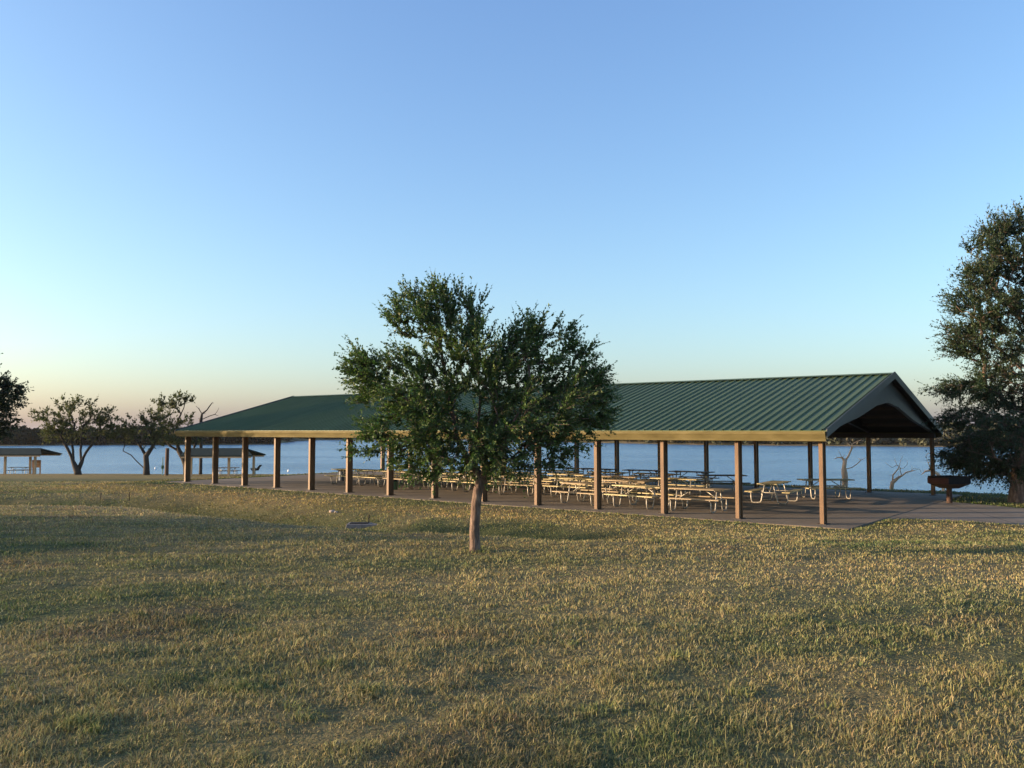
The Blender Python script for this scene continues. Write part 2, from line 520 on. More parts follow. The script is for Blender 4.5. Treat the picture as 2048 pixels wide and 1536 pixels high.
# ------------------------------------------------------------------ terrain
def lawn_tint(x, y):
    """turf colour: dry straw, green and bare patches, with sunlit strips painted in"""
    a = fbm(x * 0.22 + 3, y * 0.30, 31, 4)
    b = fbm(x * 0.9, y * 1.1, 47, 4)
    g = np.clip((0.68 * a + 0.32 * b - 0.385) * 5.0, 0, 1)           # 1 = straw
    br = np.clip((fbm(x * 0.55 + 9, y * 0.7, 63, 3) - 0.60) * 6, 0, 1)
    straw = np.array([0.198, 0.172, 0.086]); green = np.array([0.080, 0.104, 0.044]); bare = np.array([0.155, 0.105, 0.068])
    c = green + (straw - green) * g[..., None]
    c = c + (bare - c) * (0.55 * br)[..., None]
    # sunlit ground right of the oak painted as straw; lusher patch near the path
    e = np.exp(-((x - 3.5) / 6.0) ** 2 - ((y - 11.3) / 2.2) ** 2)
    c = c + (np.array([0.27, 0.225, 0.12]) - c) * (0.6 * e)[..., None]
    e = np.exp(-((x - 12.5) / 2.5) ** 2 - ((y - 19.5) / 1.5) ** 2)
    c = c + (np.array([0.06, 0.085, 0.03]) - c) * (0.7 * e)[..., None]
    # greener in the swale and along the slab edge
    d = paved_dist(x, y)
    e = np.exp(-(np.maximum(d, 0) / 0.8) ** 2)
    c = c + (np.array([0.05, 0.085, 0.022]) - c) * (0.7 * e)[..., None]
    e = np.exp(-((d - 3.6) / 1.9) ** 2) * (d > 0) * np.clip((6 - x) / 4, 0, 1)
    c = c + (np.array([0.29, 0.205, 0.075]) - c) * (0.6 * e)[..., None]  # warm strip beside the slab: low sun on the grass, put into the colour
    ds = np.full(x.shape, 1e9)
    for i in range(len(SWALE) - 1):
        ax, ay = SWALE[i]; bx, by = SWALE[i + 1]; ex, ey = bx - ax, by - ay
        h = np.clip(((x - ax) * ex + (y - ay) * ey) / (ex * ex + ey * ey), 0, 1)
        ds = np.minimum(ds, np.hypot(x - ax - ex * h, y - ay - ey * h))
    e = np.exp(-(ds / 1.5) ** 2)
    c = c + (np.array([0.070, 0.080, 0.026]) - c) * (0.9 * e)[..., None]
    ds = np.full(x.shape, 1e9)
    for i in range(len(CREST) - 1):
        ax, ay = CREST[i]; bx, by = CREST[i + 1]; ex, ey = bx - ax, by - ay
        h = np.clip(((x - ax) * ex + (y - ay) * ey) / (ex * ex + ey * ey), 0, 1)
        ds = np.minimum(ds, np.hypot(x - ax - ex * h, y - ay - ey * h))
    e = np.exp(-(ds / 1.5) ** 2)
    c = c + (np.array([0.22, 0.185, 0.11]) - c) * (0.8 * e)[..., None]  # crest band paled in the colour to look sunlit
    return c


def axis(lo_, a, b, hi_, step, grow=1.13):
    mid = list(np.arange(a, b + step, step))
    s = step; p = mid[-1]; right = []
    while p < hi_: s *= grow; p += s; right.append(p)
    s = step; p = mid[0]; left = []
    while p > lo_: s *= grow; p -= s; left.append(p)
    return np.array(left[::-1] + mid + right)


gx = axis(-2500, -30, 32, 2500, 0.28)
gy = axis(-80, 2.0, 62, 3000, 0.28, 1.06)
X, Y = np.meshgrid(gx, gy)
Z = ground(X.ravel(), Y.ravel())
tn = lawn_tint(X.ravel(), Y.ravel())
dep = Z - LAKE_Z
sand = np.clip(1.0 - dep / 0.35, 0, 1)[:, None] * (Y.ravel() > 40)[:, None]
sandc = np.where((Y.ravel() < 150)[:, None], np.array([0.30, 0.22, 0.12]), np.array([0.24, 0.18, 0.125]))
tn = tn + (sandc - tn) * sand * 0.8
fl = np.clip((Y.ravel() - 60) / 15, 0, 1)[:, None] * (Y.ravel() < 150)[:, None]
tn = tn + (np.array([0.30, 0.23, 0.10]) - tn) * fl * 0.6
gb = np.exp(-((Y.ravel() - 64) / 9.0) ** 2)[:, None] * (X.ravel() < 0)[:, None]
tn = tn + (np.array([0.10, 0.105, 0.045]) - tn) * gb * 0.75
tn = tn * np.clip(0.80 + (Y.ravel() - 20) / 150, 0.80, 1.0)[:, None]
tn = np.where(dep[:, None] < -0.15, np.array([0.08, 0.075, 0.06]), tn)
nx, ny = len(gx), len(gy)
idx = np.arange(nx * ny).reshape(ny, nx)
fc = np.stack([idx[:-1, :-1], idx[:-1, 1:], idx[1:, 1:], idx[1:, :-1]], -1).reshape(-1, 4)
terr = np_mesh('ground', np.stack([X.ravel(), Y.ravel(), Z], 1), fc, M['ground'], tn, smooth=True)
tag(terr, 'dry mown park lawn sloping down to the lake', 'lawn', kind='structure')

# lake
lk = MB()
lx = [-2500, -200, -40, 40, 200, 2500]; ly = [20, 60, 120, 300, 3000]
for y_ in ly:
    for x_ in lx: lk.v.append(Vector((x_, y_, LAKE_Z)))
for j in range(len(ly) - 1):
    for i in range(len(lx) - 1):
        a = j * len(lx) + i
        lk.f.append((a, a + 1, a + 1 + len(lx), a + len(lx)))
tag(lk.build('lake', M['water']), 'calm rippled blue lake behind the pavilion', 'lake', kind='structure')

# pavement
fl_ = MB().prism([p + Vector((0, 0, -0.55)) for p in SLAB], (0, 0, 0.565)).build('pavilion_floor', M['slab'])
tag(fl_, 'brown concrete floor under the long pavilion', 'floor', kind='structure')
pp = MB().prism([Vector((p.x, p.y, -0.35)) for p in PATH], (0, 0, 0.355)).build('concrete_path', M['path'])
tag(pp, 'concrete path running right from the pavilion floor', 'path', kind='structure')


# ------------------------------------------------------------------ grass blades (stuff)
def grass():
    n = 680000
    # roughly constant density on screen: distance log-distributed
    r = np.exp(RNG.uniform(math.log(3.3), math.log(62), n))
    ang = RNG.uniform(-0.80, 0.80, n)
    x = r * np.tan(ang) * 0.92; y = r * 1.0
    # clumping
    keep = fbm(x * 3.4, y * 3.4, 77, 3) + RNG.uniform(-0.28, 0.28, n) > 0.33
    d = paved_dist(x, y)
    keep &= d > 0.06
    z = ground(x, y)
    keep &= z > LAKE_Z + 0.25
    x, y, z, d = x[keep], y[keep], z[keep], d[keep]
    n = len(x)
    r = np.hypot(x, y)
    wide = np.maximum(0.0038, 0.00085 * r) * RNG.uniform(0.7, 1.5, n)
    tuft = 0.5 * fbm(x * 1.4 + 4, y * 1.4, 91, 3) + 0.5 * fbm(x * 6, y * 6, 95, 2)
    hgt = (0.015 + 0.052 * np.clip(tuft - 0.28, 0, 1) * 1.6) * RNG.uniform(0.6, 1.55, n)
    hgt *= np.clip(1 + (r - 12) / 60, 1, 1.5)
    tall = RNG.uniform(0, 1, n) > 0.985
    hgt = np.where(tall, hgt * 1.7, hgt)
    # scattered clumps of taller, greener blades (weeds and crabgrass)
    wr = np.exp(RNG.uniform(math.log(4.2), math.log(22), 46)); wa = RNG.uniform(-0.6, 0.6, 46)
    wd = np.full(n, 9.0)
    for cx_, cy_, cr_ in zip(wr * np.tan(wa), wr, RNG.uniform(0.05, 0.14, 46)):
        wd = np.minimum(wd, np.hypot(x - cx_, y - cy_) / cr_)
    weed = np.exp(-wd ** 2)
    ob = hit(950, 1104)
    weed = np.maximum(weed, 0.9 * np.exp(-(np.hypot(x - ob.x, y - ob.y) / 0.32) ** 2))
    hgt = hgt * (1 + 0.6 * weed); wide = wide * (1 + 0.6 * weed)
    a = RNG.uniform(0, 2 * PI, n)
    lean = RNG.uniform(0.1, 1.1, n)
    wx, wy = np.cos(a), np.sin(a)                     # width direction
    la = a + PI / 2 + RNG.normal(0, 0.5, n)
    lx_, ly_ = np.cos(la) * lean, np.sin(la) * lean
    base = np.stack([x, y, z - 0.01], 1)
    W = np.stack([wx, wy, wx * 0], 1) * wide[:, None]
    mid = base + np.stack([lx_ * 0.30, ly_ * 0.30, np.ones(n) * 0.55], 1) * hgt[:, None]
    tip = base + np.stack([lx_ * 1.0, ly_ * 1.0, np.ones(n) * (1.0 - 0.25 * lean)], 1) * hgt[:, None]
    v = np.stack([base - W * 0.5, base + W * 0.5, mid + W * 0.45, mid - W * 0.45, tip + W * 0.08, tip - W * 0.08], 1).reshape(-1, 3)
    i0 = np.arange(n) * 6
    f = np.concatenate([np.stack([i0, i0 + 1, i0 + 2, i0 + 3], 1), np.stack([i0 + 3, i0 + 2, i0 + 4, i0 + 5], 1)], 0)
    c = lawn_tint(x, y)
    rv = RNG.uniform(0, 1, n)
    straw = np.array([0.31, 0.255, 0.13]); pale = np.array([0.42, 0.37, 0.24]); grn = np.array([0.095, 0.125, 0.038])
    c = c * np.array([1.38, 1.36, 1.26]) * RNG.uniform(0.72, 1.42, n)[:, None] * (1 + RNG.normal(0, 0.07, (n, 3)))
    c = np.clip(c, 0.01, 0.8)
    c = np.where((rv < 0.22)[:, None], c * 0.45 + straw * 0.55, c)
    c = np.where((rv > 0.96)[:, None], c * 0.4 + pale * 0.6, c)
    c = np.where(((rv > 0.60) & (rv < 0.80))[:, None], c * 0.4 + grn * 0.6, c)
    c = c + (np.array([0.085, 0.15, 0.04]) - c) * (0.5 * weed)[:, None]
    tint = np.concatenate([c, c], 0)
    o = np_mesh('grass', v, f, M['blade'], tint)
    tag(o, 'short dry lawn grass, straw and green, covering the park', 'grass', kind='stuff')


grass()


# ------------------------------------------------------------------ trees
def sample_lobes(lobes, Yt, dens=1.0):
    """attraction points in lobes given in photo pixels at depth Yt: (px, py, rx, ry, depth offset, count)"""
    out = []
    sc = Yt / F
    for px, py, rx, ry, dy, n in lobes:
        c = at(px, py, Yt + dy)
        n = max(2, int(n * dens))
        d = RNG.normal(size=(n, 3)); d /= np.linalg.norm(d, axis=1)[:, None]
        rr = RNG.uniform(0.25, 1.0, n) ** 0.6
        rad = np.array([rx * sc, max(rx, ry) * 0.85 * sc, ry * sc])
        out.append(np.array(c) + d * rr[:, None] * rad)
    return np.concatenate(out, 0)


def grow_tree(stems, tips, step=0.22, wander=0.05, droop=0.0, penalty=0.35):
    """stems: list of polylines (first starts at the root; later ones start on earlier ones). Returns nodes, parents, tip ids"""
    P = []; par = []; plen = []; pdir = []
    def add(p, q):
        P.append(np.array(p, float)); par.append(q)
        if q < 0:
            plen.append(0.0); pdir.append(np.array([0, 0, 1.0]))
        else:
            dv = P[-1] - P[q]; l = np.linalg.norm(dv)
            plen.append(plen[q] + l); pdir.append(dv / max(l, 1e-6))
        return len(P) - 1
    nstem = 0
    for si, s in enumerate(stems):
        q = -1
        if si > 0:
            dd = [np.linalg.norm(pp_ - np.array(s[0])) for pp_ in P]
            q = int(np.argmin(dd)); pts = s[1:]
            prev = P[q]
        else:
            q = add(s[0], -1); pts = s[1:]; prev = P[q]
        for p in pts:
            p = np.array(p, float); L = np.linalg.norm(p - prev); k = max(1, int(L / step))
            for j in range(1, k + 1):
                jit = RNG.normal(0, wander * (0.05 if si == 0 else 0.15), 3) if j < k else 0
                q = add(prev + (p - prev) * j / k + jit, q)
            prev = p
    first = max(2, int(len(P) * 0.0))
    stem_n = len(P)
    top = P[-1]
    order = np.argsort([np.linalg.norm(t - np.mean([P[i] for i in range(stem_n)], axis=0)) for t in tips])
    minlen = stem_min[0]
    tid = []
    A = np.zeros((60000, 3)); AL = np.zeros(60000); n = 0
    def push():
        nonlocal n
        while n < len(P):
            A[n] = P[n]; AL[n] = plen[n] if plen[n] >= minlen else 1e6; n += 1
    push()
    for ti in order:
        t = tips[ti]
        dist = np.linalg.norm(A[:n] - t, axis=1)
        q = int(np.argmin(dist + penalty * AL[:n]))
        p0 = P[q]; L = dist[q]
        k = max(1, int(L / step))
        ctrl = p0 + (pdir[q] * 0.35 + np.array([0, 0, 0.16 - droop])) * L + (t - p0) * 0.3
        for j in range(1, k + 1):
            u_ = j / k
            b_ = (1 - u_) ** 2 * p0 + 2 * u_ * (1 - u_) * ctrl + u_ * u_ * t
            if j < k: b_ = b_ + RNG.normal(0, wander * min(L, 1.0) * 0.5, 3)
            q = add(b_, q)
        tid.append(q)
        push()
    return np.array(P), np.array(par), np.array(tid), np.array(pdir)


stem_min = [0.5]


def branch_mesh(name, P, par, r_tip, r_root, mat, parent, origin, gam=2.3, flare=1.25):
    n = len(P)
    kids = np.zeros(n, int); acc = np.zeros(n)
    for i in range(n - 1, -1, -1):
        if kids[i] == 0: acc[i] = r_tip ** gam
        if par[i] >= 0:
            acc[par[i]] += acc[i]; kids[par[i]] += 1
    R = acc ** (1 / gam)
    # blend so the root has the wanted radius
    e = math.log(r_root / r_tip) / math.log(max(R[0] / r_tip, 1.01))
    R = r_tip * (R / r_tip) ** e
    zr = P[0][2]
    R = R * (1 + (flare - 1) * np.exp(-(P[:, 2] - zr) / (2.0 * r_root)))
    # chains: follow the thickest child so that tubes stay continuous
    best = -np.ones(n, int)
    for i in range(n):
        q = par[i]
        if q >= 0 and (best[q] < 0 or R[i] > R[best[q]]): best[q] = i
    mb = MB()
    for i in range(n):
        q = par[i]
        if q >= 0 and best[q] == i: continue
        chain = [i] if q < 0 else [q, i]
        j = best[i]
        while j >= 0:
            chain.append(j); j = best[j]
        if len(chain) < 2: continue
        rad = [R[c] for c in chain]
        if q >= 0: rad[0] = min(R[q], R[i] * 1.15)
        rad[-1] *= 0.6
        rm = max(rad)
        ns = 14 if rm > 0.07 else (7 if rm > 0.02 else (5 if rm > 0.012 else 4))
        mb.tube([P[c] for c in chain], rad, ns)
    return mb.build(name, mat, parent, smooth=True, origin=None), R


def leaf_mesh(name, shoots_p, shoots_d, shoot_len, per, size, cols, mat, parent, spread=0.6, aspect=0.5, cam_bias=0.0):
    """leaves set along shoots: a diamond-shaped folded pair of faces each"""
    n = len(shoots_p)
    u_ = RNG.uniform(0.0, 1.0, (n, per))
    p = shoots_p[:, None, :] + shoots_d[:, None, :] * (u_ * shoot_len[:, None])[..., None]
    p = p.reshape(-1, 3)
    sd = np.repeat(shoots_d, per, axis=0)
    m = len(p)
    d = RNG.normal(size=(m, 3)); d /= np.linalg.norm(d, axis=1)[:, None]
    d = d * spread + sd * (1 - spread * 0.5); d /= np.linalg.norm(d, axis=1)[:, None]
    nn = RNG.normal(size=(m, 3)); nn[:, 2] = np.abs(nn[:, 2]) + 0.5
    s = np.cross(d, nn); s /= np.maximum(np.linalg.norm(s, axis=1), 1e-6)[:, None]
    nn = np.cross(s, d)
    L = size * RNG.uniform(0.45, 1.5, m)[:, None] * (1.15 - 0.45 * u_.reshape(-1, 1))
    W = L * aspect
    b = p; tip = p + d * L; ml = p + d * L * 0.48 + s * W * 0.5 + nn * W * 0.18; mr = p + d * L * 0.48 - s * W * 0.5 + nn * W * 0.18
    v = np.stack([b, ml, tip, mr], 1).reshape(-1, 3)
    i0 = np.arange(m) * 4
    f = np.concatenate([np.stack([i0, i0 + 1, i0 + 2], 1), np.stack([i0, i0 + 2, i0 + 3], 1)], 0)
    cols = np.array(cols)
    shoot_c = RNG.integers(0, len(cols), n)
    c = cols[np.repeat(shoot_c, per)] * RNG.uniform(0.65, 1.4, m)[:, None]
    return np_mesh(name, v, f, mat, np.concatenate([c, c], 0), parent)


def shoots_from(P, par, tid, pdir, per_tip, length, back=3, up=0.35, out_c=None, jitter=0.75):
    sp = []; sdv = []; sl = []
    for t in tid:
        q = t
        for k in range(per_tip):
            if k and RNG.uniform() < 0.6 and par[q] >= 0 and k % 2 == 0 and back > 0: q = par[q]
            d = pdir[t] + RNG.normal(0, jitter, 3) * 0.8 + np.array([0, 0, up])
            if out_c is not None:
                o = P[t] - out_c; d = d + o / max(np.linalg.norm(o), 1e-3) * 0.75
            d /= np.linalg.norm(d)
            sp.append(P[q]); sdv.append(d); sl.append(length * RNG.uniform(0.55, 1.25))
    return np.array(sp), np.array(sdv), np.array(sl)


def twig_mesh(mb_parent, sp, sdv, sl, r):
    mb = MB()
    for p, d, l in zip(sp, sdv, sl):
        mb.tube([Vector(p), Vector(p + d * l)], [r, r * 0.4], 3, caps=False)
    return mb


def tree(name, label, base, stems, tips, r_tip, r_root, bark, leafm, cols, per_tip, slen, per_leaf, lsize, group=None, step=0.22, wander=0.05, minlen=0.5, penalty=0.35, up=0.35, cat='tree', aspect=0.5, droop=0.0, jitter=0.75, flare=1.25, twigs=0.0):
    root = empty(name, base, 0, label, cat, group)
    stem_min[0] = minlen
    P, par, tid, pdir = grow_tree(stems, tips, step, wander, droop, penalty)
    o, R = branch_mesh('trunk', P, par, r_tip, r_root, bark, None, base, flare=flare)
    shift_parent(o, root)
    if per_tip:
        cen = np.mean(tips, axis=0)
        sp, sdv, sl = shoots_from(P, par, tid, pdir, per_tip, slen, up=up, out_c=cen, jitter=jitter)
        if twigs:
            tw = twig_mesh(None, sp, sdv, sl, twigs).build('twigs', bark, None)
            shift_parent(tw, root)
        o = leaf_mesh('crown', sp, sdv, sl, per_leaf, lsize, cols, leafm, None, aspect=aspect)
        shift_parent(o, root)
    return root


def shift_parent(o, root):
    """parent a mesh built in world coordinates to an unrotated empty"""
    me = o.data
    n = len(me.vertices); co = np.empty(n * 3, np.float32); me.vertices.foreach_get('co', co)
    co = co.reshape(-1, 3) - np.array(root.location, dtype=np.float32)
    me.vertices.foreach_set('co', co.ravel()); me.update()
    o.parent = root


OAK = [(0.058, 0.104, 0.028), (0.072, 0.126, 0.034), (0.090, 0.142, 0.040), (0.048, 0.084, 0.028), (0.110, 0.148, 0.046), (0.064, 0.108, 0.038)]


def lawn_tree():
    b = hit(950, 1104)
    Yt = b.y
    T = lambda px, py, dy=0: at(px, py, Yt + dy)
    base = Vector((b.x, b.y, b.z - 0.05))
    stems = [[base, T(949, 1060), T(952, 1010), T(956, 980), T(962, 958)],
             [T(962, 960), T(985, 925, -.1), T(1010, 880, -.2), T(1040, 820, -.3), T(1060, 760, -.3)],
             [T(962, 960), T(940, 925, .15), T(915, 880, .2), T(900, 800, .2), T(885, 720, .1), T(875, 640, 0.1)],
             [T(955, 940), T(955, 880, .3), T(960, 800, .5), T(950, 720, .5)],
             [T(915, 880), T(850, 830, -.3), T(780, 770, -.4)],
             [T(1010, 880), T(1080, 830, .3), T(1140, 780, .4)]]
    lobes = [(872, 618, 50, 50, 0.1, 44), (815, 596, 18, 12, 0, 7), (835, 640, 55, 35, -0.2, 26), (925, 640, 55, 55, 0.2, 34),
             (890, 700, 90, 70, 0.1, 64), (795, 642, 18, 8, 0, 5), (960, 720, 75, 70, -0.3, 46), (728, 738, 30, 24, -0.2, 18), (722, 714, 14, 6, -0.2, 4), (770, 745, 60, 42, -0.3, 36),
             (745, 775, 40, 25, 0, 18), (830, 790, 95, 60, -0.3, 60), (810, 850, 85, 45, -0.5, 44), (760, 880, 35, 15, -0.2, 9), (740, 900, 30, 8, 0, 5),
             (930, 810, 120, 90, 0.3, 70), (1042, 672, 36, 38, 0.1, 24), (1030, 720, 60, 55, 0.3, 36), (1085, 700, 48, 48, -0.1, 28),
             (1128, 680, 20, 38, 0.1, 10), (1162, 715, 20, 34, 0.2, 10), (1185, 752, 16, 24, 0, 8), (1130, 760, 65, 50, 0.2, 40),
             (1180, 795, 36, 30, -0.1, 22), (1100, 810, 95, 60, -0.4, 56), (1175, 838, 50, 34, 0.1, 26), (1040, 840, 100, 65, 0.5, 52),
             (1020, 890, 100, 48, -0.5, 46), (1110, 880, 65, 40, 0.0, 28), (920, 885, 95, 52, -0.3, 48), (860, 905, 70, 36, 0.3, 26),
             (850, 935, 42, 22, -0.2, 14), (1105, 922, 42, 12, 0, 8), (960, 925, 60, 30, 0.2, 20), (1010, 935, 40, 25, -0.3, 12), (985, 735, 42, 36, 0.2, 18), (1000, 770, 70, 55, 0.0, 36), (880, 780, 80, 60, 0.4, 36), (950, 860, 90, 50, 0.6, 34), (1070, 790, 60, 50, .5, 26), (790, 905, 24, 18, 0, 7)]
    tips = sample_lobes(lobes, Yt, 1.0)
    tree('oak_tree', 'round leafy green oak alone on the lawn in front of the pavilion', base, stems, tips, 0.004, 0.085, M['bark'], M['leaf'], OAK,
         6, 0.38, 17, 0.055, step=0.14, wander=0.05, minlen=1.3, aspect=0.55, flare=1.25, up=0.25, jitter=0.55, twigs=0.0028)


def right_tree():
    b = hit(2036, 1006)
    Yt = b.y
    T = lambda px, py, dy=0: at(px, py, Yt + dy)
    base = Vector((b.x, b.y, b.z - 0.1))
    stems = [[base, T(2040, 960), T(2050, 860), T(2062, 740), T(2060, 620), T(2050, 520), T(2040, 450)],
             [T(2042, 930), T(1990, 915, -.5), T(1930, 900, -.8)], [T(2055, 830), T(1990, 800, .5), T(1920, 780, .6)],
             [T(2060, 740), T(2000, 700, -.5), T(1935, 690, -.7)], [T(2061, 640), T(2000, 600, .2), T(1950, 580, .2)],
             [T(2055, 830), T(2120, 790, .5), T(2190, 760, .4)], [T(2060, 700), T(2130, 640, -.5), T(2180, 600, -.4)]]
    lobes = [(2005, 462, 42, 24, 0, 18), (2050, 450, 45, 32, 0, 18), (1975, 500, 36, 22, 0, 14), (2035, 520, 55, 36, -.5, 30), (1962, 555, 42, 22, -.4, 20), (2020, 580, 70, 36, .5, 40),
             (1930, 605, 38, 20, -.2, 16), (1985, 620, 60, 26, -.8, 30), (2060, 640, 90, 50, .3, 50), (1935, 665, 40, 15, .2, 15), (1925, 695, 34, 18, -.3, 14), (1990, 700, 70, 24, -.8, 34),
             (2060, 730, 90, 50, .8, 50), (1900, 775, 34, 16, 0, 12), (1950, 775, 50, 24, -.4, 24), (2010, 790, 70, 32, .6, 36), (1935, 830, 60, 20, .2, 22), (2020, 850, 90, 32, -1., 44),
             (1905, 905, 26, 14, 2.4, 9), (1945, 885, 48, 22, 1.6, 24), (2000, 905, 80, 32, .8, 42), (1935, 922, 44, 18, 2.4, 18), (1990, 936, 66, 18, 1.6, 28), (2070, 920, 90, 36, 0, 34),
             (2140, 560, 90, 90, 0, 44), (2160, 700, 120, 90, 0.5, 54), (2170, 850, 130, 90, -.5, 54), (2110, 480, 60, 40, 0, 18)]
    lobes += [(2090, 950, 90, 18, .5, 22), (1985, 750, 60, 20, 0, 18), (1975, 660, 50, 18, 0.5, 16), (2000, 540, 40, 30, .3, 14)]
    tips = sample_lobes(lobes, Yt, 1.75)
    cols = [(0.032, 0.056, 0.026), (0.040, 0.064, 0.030), (0.028, 0.048, 0.025), (0.044, 0.062, 0.029), (0.036, 0.060, 0.031), (0.030, 0.056, 0.027), (0.056, 0.046, 0.030)]
    tree('tall_tree', 'tall dark layered tree at the right edge beside the grill', base, stems, tips, 0.009, 0.30, M['bark'], M['leaf'], cols,
         6, 0.72, 18, 0.105, step=0.32, wander=0.07, minlen=1.3, aspect=0.40, up=-0.12, jitter=0.5)


def edge_tree():
    Yt = 43.8
    T = lambda px, py, dy=0: at(px, py, Yt + dy)
    x0 = T(-120, 900).x
    base = Vector((x0, Yt, gz(x0, Yt) - 0.1))
    stems = [[base, T(-122, 930), T(-125, 880), T(-118, 800), T(-115, 730)], [T(-125, 880), T(-60, 840, .3), T(-10, 815, .3)], [T(-125, 880), T(-200, 830, .3), T(-250, 800, .3)]]
    lobes = [(22, 785, 28, 16, 0, 14), (20, 812, 30, 12, -.4, 12), (0, 772, 26, 14, 0, 12), (5, 842, 24, 16, .3, 14), (-12, 862, 30, 14, .2, 14), (12, 800, 26, 22, .5, 16), (-30, 800, 55, 45, -.5, 40), (-40, 850, 50, 22, .6, 22), (-90, 740, 70, 60, .3, 50), (-110, 830, 80, 45, -.8, 44),
             (-180, 740, 70, 60, 0, 40), (-220, 820, 80, 60, .6, 46), (-140, 680, 70, 45, 0, 30), (-60, 730, 50, 40, .8, 24)]
    lobes += [(-60, 800, 70, 50, -1.2, 44), (-130, 790, 80, 50, 1.6, 44), (-160, 800, 80, 55, -1.6, 44), (-20, 815, 40, 35, 1.0, 22)]
    tips = sample_lobes(lobes, Yt, 1.0)
    cols = [(0.026, 0.036, 0.020), (0.032, 0.046, 0.022), (0.040, 0.050, 0.026)]
    tree('dark_tree', 'dark spiky-leaved tree cut by the left edge of the photo', base, stems, tips, 0.01, 0.22, M['bark_dark'], M['leaf'], cols,
         5, 0.55, 12, 0.15, step=0.35, wander=0.06, minlen=1.5)


SPARSE = [(0.075, 0.085, 0.036), (0.090, 0.096, 0.042), (0.058, 0.066, 0.030), (0.10, 0.098, 0.048)]


